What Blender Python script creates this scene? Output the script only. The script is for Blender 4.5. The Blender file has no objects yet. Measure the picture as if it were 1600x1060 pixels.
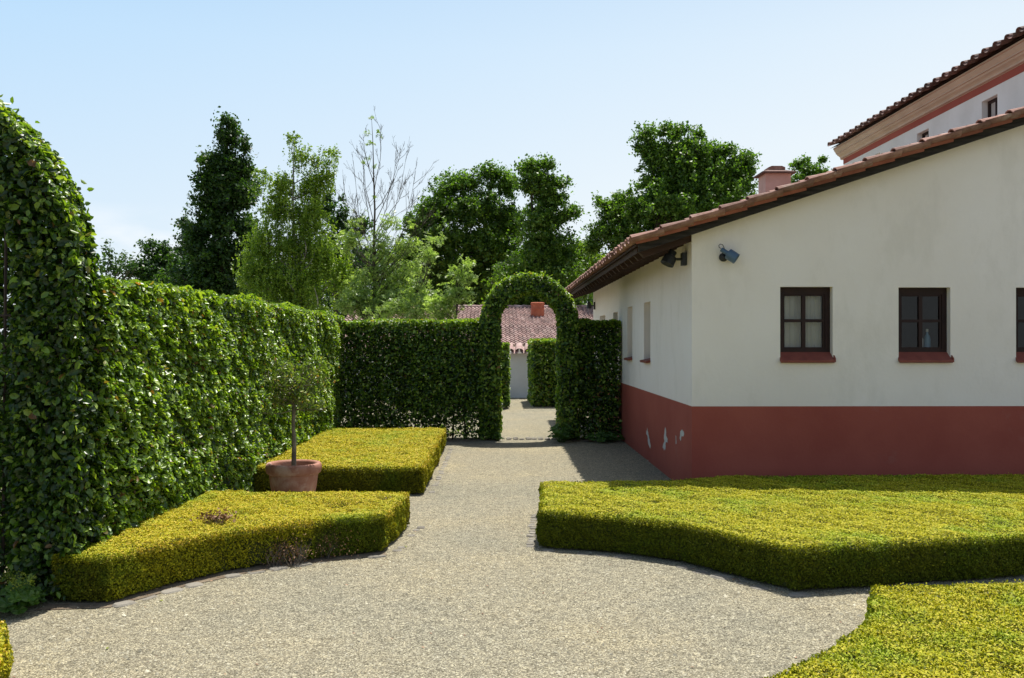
import bpy, bmesh, math, random
import numpy as np
from mathutils import Vector, Matrix

random.seed(7)
RNG = np.random.default_rng(7)
sc = bpy.context.scene
COL = sc.collection
F, VX, VY, CH = 1450.0, 780.0, 534.0, 1.65      # calibrated from the photograph: focal length in px, vanishing point, eye height


def P(x, y, Y):
    """point of the place seen at photo pixel x,y at distance Y"""
    return Vector(((x - VX) * Y / F, Y, CH - (y - VY) * Y / F))


# ------------------------------------------------------------------ scene objects
def tag(o, label=None, cat=None, group=None, kind=None):
    if label: o['label'] = label
    if cat: o['category'] = cat
    if group: o['group'] = group
    if kind: o['kind'] = kind
    return o


def empty(name, loc=(0, 0, 0), label=None, cat=None, group=None):
    o = bpy.data.objects.new(name, None)
    COL.objects.link(o)
    o.location = loc
    o.empty_display_size = 0.2
    return tag(o, label, cat, group)


def link(name, me, mats, parent=None, world=True):
    if not isinstance(mats, (list, tuple)): mats = [mats]
    for m in mats: me.materials.append(m)
    o = bpy.data.objects.new(name, me)
    COL.objects.link(o)
    if parent is not None:
        o.parent = parent
        if world:
            top = parent
            off = Vector((0, 0, 0))
            while top is not None:
                off += top.location
                top = top.parent
            o.location = -off
    return o


class MB:
    """collects shapes in world coordinates for ONE mesh"""
    def __init__(s):
        s.v = []; s.f = []; s.r = []

    def add(s, vs, fs, r=None):
        b = len(s.v)
        s.v += [tuple(p) for p in vs]
        s.f += [tuple(i + b for i in f) for f in fs]
        r = random.random() if r is None else r
        s.r += [r] * len(fs)

    def box(s, a, b, r=None, bev=0.0):
        x0, y0, z0 = a; x1, y1, z1 = b
        vs = [(x0, y0, z0), (x1, y0, z0), (x1, y1, z0), (x0, y1, z0), (x0, y0, z1), (x1, y0, z1), (x1, y1, z1), (x0, y1, z1)]
        s.add(vs, [(0, 3, 2, 1), (4, 5, 6, 7), (0, 1, 5, 4), (1, 2, 6, 5), (2, 3, 7, 6), (3, 0, 4, 7)], r)

    def prism(s, pts, d, r=None):
        """closed outline pts swept by vector d"""
        n = len(pts); d = Vector(d)
        vs = [Vector(p) for p in pts] + [Vector(p) + d for p in pts]
        s.add(vs, [tuple(range(n - 1, -1, -1)), tuple(range(n, 2 * n))] + [(i, (i + 1) % n, n + (i + 1) % n, n + i) for i in range(n)], r)

    def tube(s, pts, rad, n=8, caps=True, r=None):
        pts = [Vector(p) for p in pts]
        if not isinstance(rad, (list, tuple)): rad = [rad] * len(pts)
        t = (pts[1] - pts[0]).normalized()
        u = t.orthogonal().normalized()
        vs = []
        for i, p in enumerate(pts):
            if i == 0: tt = pts[1] - pts[0]
            elif i == len(pts) - 1: tt = pts[-1] - pts[-2]
            else: tt = pts[i + 1] - pts[i - 1]
            if tt.length < 1e-9: tt = Vector((0, 0, 1))
            tt.normalize()
            u = (u - tt * u.dot(tt))
            u = u.normalized() if u.length > 1e-6 else tt.orthogonal().normalized()
            w = tt.cross(u)
            for k in range(n):
                a = 2 * math.pi * k / n
                vs.append(p + (u * math.cos(a) + w * math.sin(a)) * rad[i])
        fs = []
        for i in range(len(pts) - 1):
            for k in range(n):
                fs.append((i * n + k, i * n + (k + 1) % n, (i + 1) * n + (k + 1) % n, (i + 1) * n + k))
        if caps:
            fs.append(tuple(range(n - 1, -1, -1)))
            fs.append(tuple((len(pts) - 1) * n + k for k in range(n)))
        s.add(vs, fs, r)

    def lathe(s, prof, c, n=40, r=None):
        cx, cy, cz = c
        vs = []; fs = []
        for (rr, z) in prof:
            for k in range(n):
                a = 2 * math.pi * k / n
                vs.append((cx + rr * math.cos(a), cy + rr * math.sin(a), cz + z))
        for i in range(len(prof) - 1):
            for k in range(n):
                fs.append((i * n + k, i * n + (k + 1) % n, (i + 1) * n + (k + 1) % n, (i + 1) * n + k))
        s.add(vs, fs, r)

    def mesh(s, name, smooth=False, fix=True):
        me = bpy.data.meshes.new(name)
        me.from_pydata(s.v, [], s.f)
        if fix:
            bm = bmesh.new(); bm.from_mesh(me)
            bmesh.ops.recalc_face_normals(bm, faces=bm.faces)
            bm.to_mesh(me); bm.free()
        a = me.attributes.new('rnd', 'FLOAT', 'FACE')
        a.data.foreach_set('value', np.array(s.r, dtype=np.float32))
        if smooth:
            me.polygons.foreach_set('use_smooth', np.ones(len(me.polygons), dtype=bool))
        me.update()
        return me

    def build(s, name, mat, parent=None, smooth=False, fix=True):
        return link(name, s.mesh(name, smooth, fix), mat, parent)


def smooth_angle(o, deg=35):
    me = o.data
    me.polygons.foreach_set('use_smooth', np.ones(len(me.polygons), dtype=bool))
    bm = bmesh.new(); bm.from_mesh(me)
    for e in bm.edges:
        if len(e.link_faces) == 2 and e.calc_face_angle(0) > math.radians(deg): e.smooth = False
        elif len(e.link_faces) != 2: e.smooth = False
    bm.to_mesh(me); bm.free()
    return o


# ------------------------------------------------------------------ materials
def new_mat(name):
    m = bpy.data.materials.new(name); m.use_nodes = True
    nt = m.node_tree; nt.nodes.clear()
    return m, nt, nt.nodes, nt.links


def N(nodes, t, **kw):
    n = nodes.new(t)
    for k, v in kw.items():
        if k in n.inputs.keys(): n.inputs[k].default_value = v
        else: setattr(n, k, v)
    return n


def ramp(nodes, stops, interp='LINEAR'):
    n = nodes.new('ShaderNodeValToRGB')
    n.color_ramp.interpolation = interp
    e = n.color_ramp.elements
    while len(e) < len(stops): e.new(0.5)
    for i, (p, c) in enumerate(stops):
        e[i].position = p; e[i].color = (c[0], c[1], c[2], 1)
    return n


def leaf_mat(name, stops, trans=0.35, tcol=(1.2, 1.35, 0.5), rough=0.4, spec=0.5, patch=None, pscale=1.3, plo=.42, phi=.6):
    """foliage: colour varies leaf by leaf (attribute rnd); patch = colours of patches of the plant"""
    m, nt, nd, lk = new_mat(name)
    at = N(nd, 'ShaderNodeAttribute', attribute_name='rnd')
    rp = ramp(nd, stops)
    lk.new(at.outputs['Fac'], rp.inputs['Fac'])
    colour = rp.outputs['Color']
    if patch:
        geo = nd.new('ShaderNodeNewGeometry')
        no = N(nd, 'ShaderNodeTexNoise', Scale=pscale, Detail=6.0, Roughness=0.65)
        lk.new(geo.outputs['Position'], no.inputs['Vector'])
        mr = N(nd, 'ShaderNodeMapRange'); mr.inputs['From Min'].default_value = plo; mr.inputs['From Max'].default_value = phi
        lk.new(no.outputs['Fac'], mr.inputs['Value'])
        rp2 = ramp(nd, patch)
        lk.new(at.outputs['Fac'], rp2.inputs['Fac'])
        mx = N(nd, 'ShaderNodeMix', data_type='RGBA')
        lk.new(mr.outputs['Result'], mx.inputs['Factor'])
        lk.new(colour, mx.inputs['A']); lk.new(rp2.outputs['Color'], mx.inputs['B'])
        colour = mx.outputs['Result']
    bs = N(nd, 'ShaderNodeBsdfPrincipled', Roughness=rough)
    bs.inputs['Specular IOR Level'].default_value = spec
    lk.new(colour, bs.inputs['Base Color'])
    tr = nd.new('ShaderNodeBsdfTranslucent')
    mu = N(nd, 'ShaderNodeMix', data_type='RGBA', blend_type='MULTIPLY')
    mu.inputs['Factor'].default_value = 1.0
    mu.inputs['B'].default_value = (*tcol, 1)
    mu.clamp_result = False
    lk.new(colour, mu.inputs['A']); lk.new(mu.outputs['Result'], tr.inputs['Color'])
    ms = N(nd, 'ShaderNodeMixShader', Fac=trans)
    lk.new(bs.outputs[0], ms.inputs[1]); lk.new(tr.outputs[0], ms.inputs[2])
    out = nd.new('ShaderNodeOutputMaterial')
    lk.new(ms.outputs[0], out.inputs['Surface'])
    return m


def surf_mat(name, col, col2=None, scale=3.0, rough=0.8, bump=0.0, bscale=60.0, spec=0.4, detail=6.0, lo=.35, hi=.65, rnd=0.0, metallic=0.0, stretch=(1, 1, 1), spots=None):
    m, nt, nd, lk = new_mat(name)
    geo = nd.new('ShaderNodeNewGeometry')
    mp = nd.new('ShaderNodeMapping'); mp.inputs['Scale'].default_value = stretch
    lk.new(geo.outputs['Position'], mp.inputs['Vector'])
    no = N(nd, 'ShaderNodeTexNoise', Scale=scale, Detail=detail, Roughness=0.6)
    lk.new(mp.outputs['Vector'], no.inputs['Vector'])
    rp = ramp(nd, [(lo, col), (hi, col2 or col)])
    lk.new(no.outputs['Fac'], rp.inputs['Fac'])
    colour = rp.outputs['Color']
    if spots:   # (colour, scale, threshold)
        n2 = N(nd, 'ShaderNodeTexNoise', Scale=spots[1], Detail=8.0, Roughness=0.7)
        m2 = nd.new('ShaderNodeMapping'); m2.inputs['Scale'].default_value = spots[4] if len(spots) > 4 else (1, 1, 1)
        lk.new(geo.outputs['Position'], m2.inputs['Vector']); lk.new(m2.outputs['Vector'], n2.inputs['Vector'])
        mr = N(nd, 'ShaderNodeMapRange'); mr.inputs['From Min'].default_value = spots[2]; mr.inputs['From Max'].default_value = spots[2] + .12
        mr.inputs['To Max'].default_value = spots[3] if len(spots) > 3 else 1.0
        lk.new(n2.outputs['Fac'], mr.inputs['Value'])
        mx = N(nd, 'ShaderNodeMix', data_type='RGBA'); mx.inputs['B'].default_value = (*spots[0], 1)
        lk.new(mr.outputs['Result'], mx.inputs['Factor']); lk.new(colour, mx.inputs['A'])
        colour = mx.outputs['Result']
    if rnd:
        at = N(nd, 'ShaderNodeAttribute', attribute_name='rnd')
        hs = nd.new('ShaderNodeHueSaturation')
        mr = N(nd, 'ShaderNodeMapRange'); mr.inputs['To Min'].default_value = 1 - rnd; mr.inputs['To Max'].default_value = 1 + rnd
        lk.new(at.outputs['Fac'], mr.inputs['Value']); lk.new(mr.outputs['Result'], hs.inputs['Value'])
        lk.new(colour, hs.inputs['Color']); colour = hs.outputs['Color']
    bs = N(nd, 'ShaderNodeBsdfPrincipled', Roughness=rough, Metallic=metallic)
    bs.inputs['Specular IOR Level'].default_value = spec
    lk.new(colour, bs.inputs['Base Color'])
    if bump:
        nb = N(nd, 'ShaderNodeTexNoise', Scale=bscale, Detail=5.0)
        lk.new(mp.outputs['Vector'], nb.inputs['Vector'])
        bp = N(nd, 'ShaderNodeBump', Strength=bump, Distance=0.01)
        lk.new(nb.outputs['Fac'], bp.inputs['Height']); lk.new(bp.outputs['Normal'], bs.inputs['Normal'])
    out = nd.new('ShaderNodeOutputMaterial')
    lk.new(bs.outputs[0], out.inputs['Surface'])
    return m


def gravel_mat():
    m, nt, nd, lk = new_mat('gravel')
    geo = nd.new('ShaderNodeNewGeometry')
    vo = N(nd, 'ShaderNodeTexVoronoi', Scale=150.0)
    lk.new(geo.outputs['Position'], vo.inputs['Vector'])
    sx = nd.new('ShaderNodeSeparateColor'); lk.new(vo.outputs['Color'], sx.inputs['Color'])
    rp = ramp(nd, [(0.0, (.09, .083, .054)), (0.3, (.183, .170, .126)), (0.7, (.277, .257, .192)), (1.0, (.54, .51, .37))])
    lk.new(sx.outputs['Red'], rp.inputs['Fac'])
    no = N(nd, 'ShaderNodeTexNoise', Scale=0.55, Detail=9.0, Roughness=0.62)
    lk.new(geo.outputs['Position'], no.inputs['Vector'])
    rp2 = ramp(nd, [(.34, (.84, .85, .86)), (.47, (1.0, .98, .95)), (.56, (1.04, 1.0, .94)), (.68, (1.25, 1.18, 1.04))])
    lk.new(no.outputs['Fac'], rp2.inputs['Fac'])
    mu = N(nd, 'ShaderNodeMix', data_type='RGBA', blend_type='MULTIPLY'); mu.inputs['Factor'].default_value = 1
    lk.new(rp.outputs['Color'], mu.inputs['A']); lk.new(rp2.outputs['Color'], mu.inputs['B'])
    n3 = N(nd, 'ShaderNodeTexNoise', Scale=14.0, Detail=8.0, Roughness=0.75)
    lk.new(geo.outputs['Position'], n3.inputs['Vector'])
    rp3 = ramp(nd, [(.32, (.55, .53, .49)), (.47, (1, 1, 1)), (.68, (1.25, 1.22, 1.16))])
    lk.new(n3.outputs['Fac'], rp3.inputs['Fac'])
    mu2 = N(nd, 'ShaderNodeMix', data_type='RGBA', blend_type='MULTIPLY'); mu2.inputs['Factor'].default_value = 1
    lk.new(mu.outputs['Result'], mu2.inputs['A']); lk.new(rp3.outputs['Color'], mu2.inputs['B'])
    bs = N(nd, 'ShaderNodeBsdfPrincipled', Roughness=0.95)
    bs.inputs['Specular IOR Level'].default_value = 0.15
    lk.new(mu2.outputs['Result'], bs.inputs['Base Color'])
    b1 = N(nd, 'ShaderNodeBump', Strength=0.9, Distance=0.006)
    lk.new(vo.outputs['Distance'], b1.inputs['Height']); b1.invert = True
    b2 = N(nd, 'ShaderNodeBump', Strength=0.6, Distance=0.02)
    lk.new(n3.outputs['Fac'], b2.inputs['Height']); lk.new(b1.outputs['Normal'], b2.inputs['Normal'])
    lk.new(b2.outputs['Normal'], bs.inputs['Normal'])
    out = nd.new('ShaderNodeOutputMaterial'); lk.new(bs.outputs[0], out.inputs['Surface'])
    return m


def glass_mat():
    m, nt, nd, lk = new_mat('window_glass')
    tr = nd.new('ShaderNodeBsdfTransparent'); tr.inputs['Color'].default_value = (.82, .85, .84, 1)
    gl = N(nd, 'ShaderNodeBsdfGlossy', Roughness=0.02); gl.inputs['Color'].default_value = (.9, .9, .9, 1)
    fr = N(nd, 'ShaderNodeFresnel', IOR=1.5)
    ms = nd.new('ShaderNodeMixShader')
    lk.new(fr.outputs[0], ms.inputs[0]); lk.new(tr.outputs[0], ms.inputs[1]); lk.new(gl.outputs[0], ms.inputs[2])
    out = nd.new('ShaderNodeOutputMaterial'); lk.new(ms.outputs[0], out.inputs['Surface'])
    return m


M = {}
M['gravel'] = gravel_mat()
M['pebble'] = surf_mat('pebble', (.20, .185, .13), (.36, .335, .25), scale=30, rough=.9, rnd=.55)
M['soil'] = surf_mat('meadow_ground', (.07, .09, .03), (.14, .13, .06), scale=.8, rough=.95)
M['dirt'] = surf_mat('dry_soil', (.11, .08, .05), (.2, .16, .11), scale=9, rough=.95, bump=.6)
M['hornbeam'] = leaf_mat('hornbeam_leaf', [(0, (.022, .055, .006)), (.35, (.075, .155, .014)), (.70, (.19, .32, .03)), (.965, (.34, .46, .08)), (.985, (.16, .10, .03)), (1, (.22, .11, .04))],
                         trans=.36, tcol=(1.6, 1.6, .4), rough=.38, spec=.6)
M['hornbeam_top'] = leaf_mat('hornbeam_young_leaf', [(0, (.08, .16, .015)), (.5, (.17, .28, .025)), (.96, (.28, .38, .045)), (1, (.28, .14, .05))],
                             trans=.42, tcol=(1.6, 1.6, .6), rough=.4, spec=.45)
M['hedge_deep'] = leaf_mat('hornbeam_inner_leaf', [(0, (.008, .022, .004)), (.6, (.018, .045, .008)), (1, (.035, .07, .012))], trans=.25, tcol=(1.6, 1.8, .7), rough=.5)  # near-black colour stands in for the shade inside the foliage
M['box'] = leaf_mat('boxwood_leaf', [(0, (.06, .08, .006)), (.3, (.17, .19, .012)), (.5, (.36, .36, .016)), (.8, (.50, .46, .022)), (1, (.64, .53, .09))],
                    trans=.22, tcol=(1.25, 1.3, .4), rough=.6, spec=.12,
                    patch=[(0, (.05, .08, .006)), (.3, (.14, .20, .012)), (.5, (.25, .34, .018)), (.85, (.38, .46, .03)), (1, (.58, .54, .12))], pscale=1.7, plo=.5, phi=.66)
M['box_dry'] = leaf_mat('boxwood_leaf_yellowed', [(0, (.07, .08, .006)), (.25, (.19, .19, .012)), (.5, (.37, .36, .014)), (.75, (.51, .46, .020)), (1, (.70, .50, .09))],
                        trans=.22, tcol=(1.25, 1.2, .4), rough=.6, spec=.12,
                        patch=[(0, (.05, .08, .006)), (.3, (.14, .20, .012)), (.5, (.27, .34, .018)), (.85, (.44, .48, .034)), (1, (.62, .50, .10))], pscale=1.4, plo=.5, phi=.64)
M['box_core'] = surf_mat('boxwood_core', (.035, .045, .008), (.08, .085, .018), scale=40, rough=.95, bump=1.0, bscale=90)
M['oak_dark'] = leaf_mat('dark_oak_leaf', [(0, (.014, .040, .006)), (.6, (.034, .082, .011)), (1, (.075, .145, .018))], trans=.34, tcol=(1.6, 1.8, .6), rough=.5)
M['oak'] = leaf_mat('oak_leaf', [(0, (.034, .08, .010)), (.5, (.085, .165, .018)), (1, (.17, .28, .035))], trans=.38, tcol=(1.6, 1.8, .6), rough=.5)
M['birch'] = leaf_mat('birch_leaf', [(0, (.08, .15, .014)), (.5, (.17, .27, .025)), (1, (.28, .38, .05))], trans=.4, tcol=(1.5, 1.6, .6), rough=.45)
M['ash'] = leaf_mat('ash_leaf', [(0, (.11, .18, .04)), (.5, (.24, .35, .09)), (1, (.42, .52, .19))], trans=.42, tcol=(1.5, 1.6, .7), rough=.4)
M['hazy_leaf'] = leaf_mat('far_wood_leaf', [(0, (.03, .065, .02)), (1, (.08, .14, .045))], trans=.25, rough=.6)  # haze of distance put into a greyer leaf colour
M['myrtle'] = leaf_mat('myrtle_leaf', [(0, (.07, .12, .015)), (.5, (.16, .24, .03)), (.93, (.3, .36, .07)), (1, (.45, .20, .08))], trans=.35, rough=.35, spec=.5)
M['mantle'] = leaf_mat('mantle_leaf', [(0, (.04, .10, .012)), (1, (.10, .20, .02))], trans=.35, rough=.5)
M['mantle_flower'] = leaf_mat('mantle_flower', [(0, (.2, .27, .02)), (1, (.34, .38, .04))], trans=.35, rough=.5)
M['bark'] = surf_mat('bark', (.035, .028, .02), (.085, .07, .05), scale=12, rough=.95, bump=.8, bscale=40, stretch=(1, 1, .25))
M['bark_pale'] = surf_mat('pale_bark', (.10, .085, .065), (.2, .17, .13), scale=12, rough=.9, bump=.4)
M['birch_bark'] = surf_mat('birch_bark', (.08, .075, .07), (.45, .43, .4), scale=5, rough=.8)
M['dead'] = leaf_mat('withered_leaf', [(0, (.13, .06, .03)), (.6, (.25, .13, .07)), (1, (.38, .22, .13))], trans=.15, rough=.7)
M['wall'] = surf_mat('lime_plaster', (.82, .745, .67), (.87, .805, .745), scale=.8, rough=.92, bump=.22, bscale=28, spec=.2, lo=.3, hi=.62, spots=((.55, .50, .41), 2.2, .52, .17, (1, 1, .4)))
M['wall_far'] = surf_mat('pale_plaster', (.70, .68, .65), (.80, .78, .76), scale=1.2, rough=.92, bump=.15, bscale=28, spec=.2)
M['dado'] = surf_mat('red_paint', (.32, .074, .052), (.37, .095, .066), scale=1.3, rough=.82, bump=.2, bscale=30, spec=.25, spots=((.34, .13, .10), 3.1, .60, .5))
M['chip'] = surf_mat('bare_plaster', (.5, .49, .46), (.6, .58, .55), scale=14, rough=.95)
M['flake_edge'] = surf_mat('old_pink_paint', (.36, .20, .16), (.44, .28, .24), scale=20, rough=.95)
M['tile'] = surf_mat('clay_tile', (.19, .095, .07), (.33, .19, .15), scale=7, rough=.85, bump=.3, bscale=50, spec=.25, rnd=.28, spots=((.46, .36, .30), 5.0, .55, .75))
M['tile_red'] = surf_mat('red_clay_tile', (.20, .06, .035), (.27, .09, .055), scale=7, rough=.8, bump=.2, rnd=.2)
M['tile_dark'] = surf_mat('shade_toned_tile', (.10, .055, .045), (.20, .11, .09), scale=6, rough=.9, bump=.3, rnd=.3, spots=((.16, .13, .11), 5.0, .5, .7))  # backlit shade of the tall roof put into a darker tile colour
M['tile_far'] = surf_mat('rose_tile', (.24, .15, .135), (.36, .245, .22), scale=5, rough=.85, rnd=.3, spots=((.42, .32, .29), 2.2, .5, .8))
M['wood'] = surf_mat('brown_timber', (.030, .013, .008), (.058, .025, .015), scale=6, rough=.7, bump=.3, stretch=(1, 1, 6))
M['wood_grey'] = surf_mat('weathered_timber', (.014, .011, .010), (.045, .038, .032), scale=9, rough=.9, bump=.5, stretch=(.5, 4, 4))
M['frame'] = surf_mat('window_timber', (.018, .007, .006), (.030, .011, .009), scale=8, rough=.6, spec=.3)
M['sill'] = surf_mat('sill_tile', (.19, .045, .03), (.25, .065, .042), scale=9, rough=.6, bump=.15)
M['cornice'] = surf_mat('cornice_stucco', (.48, .37, .29), (.56, .44, .35), scale=2, rough=.85, bump=.1)
M['cornice_pink'] = surf_mat('cornice_pink_stucco', (.40, .20, .15), (.46, .25, .19), scale=2, rough=.85)
M['pink'] = surf_mat('pink_render', (.50, .31, .26), (.58, .38, .33), scale=3, rough=.9)
M['brick'] = surf_mat('red_brick', (.36, .09, .045), (.46, .15, .08), scale=6, rough=.85, bump=.3)
M['terracotta'] = surf_mat('terracotta', (.28, .11, .07), (.40, .20, .14), scale=7, rough=.75, bump=.15, spots=((.50, .34, .27), 5.0, .52, .7))
M['lamp_blue'] = surf_mat('blue_grey_enamel', (.075, .13, .20), (.09, .155, .235), scale=9, rough=.4, spec=.5)
M['lamp_dark'] = surf_mat('dark_enamel', (.022, .025, .028), (.035, .038, .04), scale=9, rough=.45)
M['curtain'] = surf_mat('net_curtain', (.62, .57, .50), (.7, .66, .6), scale=5, rough=.9)
M['glass'] = glass_mat()
M['bottle'] = surf_mat('blue_plastic', (.16, .28, .40), (.2, .33, .46), scale=9, rough=.3)
M['jar_white'] = surf_mat('white_plastic', (.55, .55, .55), (.6, .6, .6), scale=9, rough=.4)
M['stone'] = surf_mat('pale_stone', (.17, .155, .125), (.25, .23, .19), scale=9, rough=.9, bump=.5, rnd=.25)
M['iron'] = surf_mat('rusty_iron', (.03, .022, .018), (.06, .04, .03), scale=20, rough=.8)
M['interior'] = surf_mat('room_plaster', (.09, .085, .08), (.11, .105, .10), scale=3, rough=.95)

# ------------------------------------------------------------------ foliage tools
def unit(a):
    return a / np.maximum(np.linalg.norm(a, axis=1, keepdims=True), 1e-9)


def rvec(n):
    return unit(RNG.normal(size=(n, 3)))


def leaf_mesh(name, pts, nor, axis, size, mat, parent=None, shape='full', width=.56, fold=.12, rnd=None, world=True):
    n = len(pts)
    pts = np.asarray(pts, dtype=np.float64)
    nor = unit(np.asarray(nor)); axis = np.asarray(axis)
    axis = unit(axis - nor * np.sum(axis * nor, axis=1, keepdims=True))
    side = np.cross(nor, axis)
    size = np.broadcast_to(np.asarray(size, dtype=np.float64), (n,))[:, None]
    if shape == 'full':
        w = width / 2
        loc = [(-.5, 0, 0), (-.18, -w, fold), (.22, -w * .85, fold), (.5, 0, -.05), (.22, w * .85, fold), (-.18, w, fold)]
        quads = np.array([[0, 1, 2, 3], [0, 3, 4, 5]])
    else:
        w = width / 2
        loc = [(-.5, 0, 0), (0.02, -w, fold * .5), (.5, 0, 0), (0.02, w, fold * .5)]
        quads = np.array([[0, 1, 2, 3]])
    k = len(loc)
    v = np.empty((n, k, 3))
    for i, (a, b, c) in enumerate(loc):
        v[:, i] = pts + size * (axis * a + side * b + nor * c)
    f = (quads[None] + (np.arange(n) * k)[:, None, None]).reshape(-1)
    me = bpy.data.meshes.new(name)
    nf = n * len(quads)
    me.vertices.add(n * k); me.loops.add(nf * 4); me.polygons.add(nf)
    me.vertices.foreach_set('co', v.reshape(-1).astype(np.float32))
    me.loops.foreach_set('vertex_index', f.astype(np.int32))
    me.polygons.foreach_set('loop_start', np.arange(0, nf * 4, 4, dtype=np.int32))
    me.polygons.foreach_set('loop_total', np.full(nf, 4, dtype=np.int32))
    me.update(calc_edges=True)
    r = RNG.random(n) if rnd is None else rnd
    a = me.attributes.new('rnd', 'FLOAT', 'FACE')
    a.data.foreach_set('value', np.repeat(r, len(quads)).astype(np.float32))
    return link(name, me, mat, parent, world)


_ph = RNG.random((6, 3)) * 6.28
_k = RNG.normal(size=(6, 3))
def lump(p, freq=2.0):
    """cheap smooth noise -1..1"""
    p = np.asarray(p)
    s = 0
    for i in range(6):
        s = s + np.sin((p * _k[i] * freq * (1 + .5 * i)).sum(axis=1) + _ph[i].sum()) / (1 + .4 * i)
    return s / 2.6


class Leaves:
    def __init__(s): s.p = []; s.n = []; s.a = []; s.s = []; s.r = []
    def add(s, p, n, a, size, r=None):
        s.p.append(p); s.n.append(n); s.a.append(a)
        s.s.append(np.broadcast_to(size, (len(p),)).astype(float))
        s.r.append(RNG.random(len(p)) if r is None else r)
    def build(s, name, mat, parent, **kw):
        return leaf_mesh(name, np.concatenate(s.p), np.concatenate(s.n), np.concatenate(s.a), np.concatenate(s.s), mat, parent, rnd=np.concatenate(s.r), **kw)


def orient(face, n, up=.55, rand=.75):
    """leaf normals and axes for clipped foliage whose surface faces `face`"""
    face = np.broadcast_to(np.asarray(face, dtype=float), (n, 3))
    nor = unit(face * .6 + np.array([0, 0, up]) + rvec(n) * rand)
    ax = rvec(n) * .9 + face * .6 + np.array([0, 0, -.45])
    return nor, ax


def hedge_box(x0, x1, y0, y1, h, size, dens, L, T, D, thin=0.0, bump=.05, faces='fblrt', deep=1.0, topdens=1.3, cut=None, dark=1.0):
    """leaves of a clipped hornbeam hedge: L side leaves, T young top leaves, D inner leaves"""
    specs = {'f': ((x0, y0, 0), (x1 - x0, 0, 0), (0, 0, h), (0, -1, 0)), 'b': ((x0, y1, 0), (x1 - x0, 0, 0), (0, 0, h), (0, 1, 0)),
             'l': ((x0, y0, 0), (0, y1 - y0, 0), (0, 0, h), (-1, 0, 0)), 'r': ((x1, y0, 0), (0, y1 - y0, 0), (0, 0, h), (1, 0, 0)),
             't': ((x0, y0, h), (x1 - x0, 0, 0), (0, y1 - y0, 0), (0, 0, 1))}
    for c in faces:
        o, u, v, fn = [np.array(q, dtype=float) for q in specs[c]]
        area = np.linalg.norm(u) * np.linalg.norm(v)
        n = int(area * dens * (topdens if c == 't' else 1))
        a, b = RNG.random(n), RNG.random(n)
        p = o + a[:, None] * u + b[:, None] * v
        d = RNG.exponential(.045, n) - .02
        p = p + fn * (bump * lump(p, 2.2) + .02 * lump(p, 9) - d)[:, None]
        keep = np.ones(n, bool)
        pit = lump(p * 1.0, 13.0) * .5 + lump(p[:, [1, 2, 0]], 21.0) * .5
        p = p - fn * (np.clip(pit - .15, 0, 1) * .16)[:, None]
        keep &= RNG.random(n) > np.clip((pit - .25) * 1.6, 0, .8) * (c != 't')
        if c != 't':
            if thin: keep &= RNG.random(n) > thin * np.clip((.62 - p[:, 2]) / .4, 0, 1) * np.clip(.75 + 1.1 * lump(p * np.array([1, .2, .6]), 4.5), .15, 1.6)
            keep &= p[:, 2] > .03
        if cut is not None: keep &= ~cut(p)
        p = p[keep]; n = len(p)
        nor, ax = orient(fn * .8, n, up=.9 if c != 't' else .2, rand=.8)
        sz = size * np.clip(RNG.lognormal(-.03, .30, n), .45, 1.7)
        # the top and the uppermost hand's breadth of the sides carry this year's young leaves
        yt = (p[:, 2] > h - .10) & (RNG.random(n) < .75) if c != 't' else RNG.random(n) < .9
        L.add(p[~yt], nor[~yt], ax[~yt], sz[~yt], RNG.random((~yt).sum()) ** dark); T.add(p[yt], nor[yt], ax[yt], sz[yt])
    vol = (x1 - x0) * (y1 - y0) * h
    n = int(vol * dens * 2.2 * deep)
    p = np.array([x0, y0, .05]) + RNG.random((n, 3)) * np.array([x1 - x0, y1 - y0, h - .08])
    keep = RNG.random(n) > thin * 1.15 * np.clip((.62 - p[:, 2]) / .4, 0, 1) * np.clip(.75 + 1.1 * lump(p * np.array([1, .2, .6]), 4.5), .15, 1.6)
    if cut is not None: keep &= ~cut(p)
    p = p[keep]; n = len(p)
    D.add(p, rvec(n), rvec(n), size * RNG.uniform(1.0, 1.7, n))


def stems(x0, x1, y0, y1, h, step, rad=.014):
    mb = MB()
    along_x = (x1 - x0) > (y1 - y0)
    Lg = (x1 - x0) if along_x else (y1 - y0)
    for i in range(int(Lg / step)):
        t = (i + .5 + random.uniform(-.3, .3)) * step
        if along_x: x, y = x0 + t, (y0 + y1) / 2 + random.uniform(-.08, .08)
        else: x, y = (x0 + x1) / 2 + random.uniform(-.08, .08), y0 + t
        pts = [(x, y, -.02)]
        for k in range(1, 5):
            pts.append((x + random.uniform(-.05, .05), y + random.uniform(-.05, .05), h * .92 * k / 4))
        mb.tube(pts, [rad * 1.3, rad, rad * .8, rad * .6, rad * .3], 6)
        for k in range(5):
            z = random.uniform(.15, h * .85); a = random.uniform(0, 6.28); l = random.uniform(.12, .3)
            mb.tube([(x, y, z), (x + l * .5 * math.cos(a), y + l * .5 * math.sin(a), z + .1), (x + l * math.cos(a), y + l * math.sin(a), z + .16)], [rad * .5, rad * .35, rad * .15], 4)
    return mb


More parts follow.
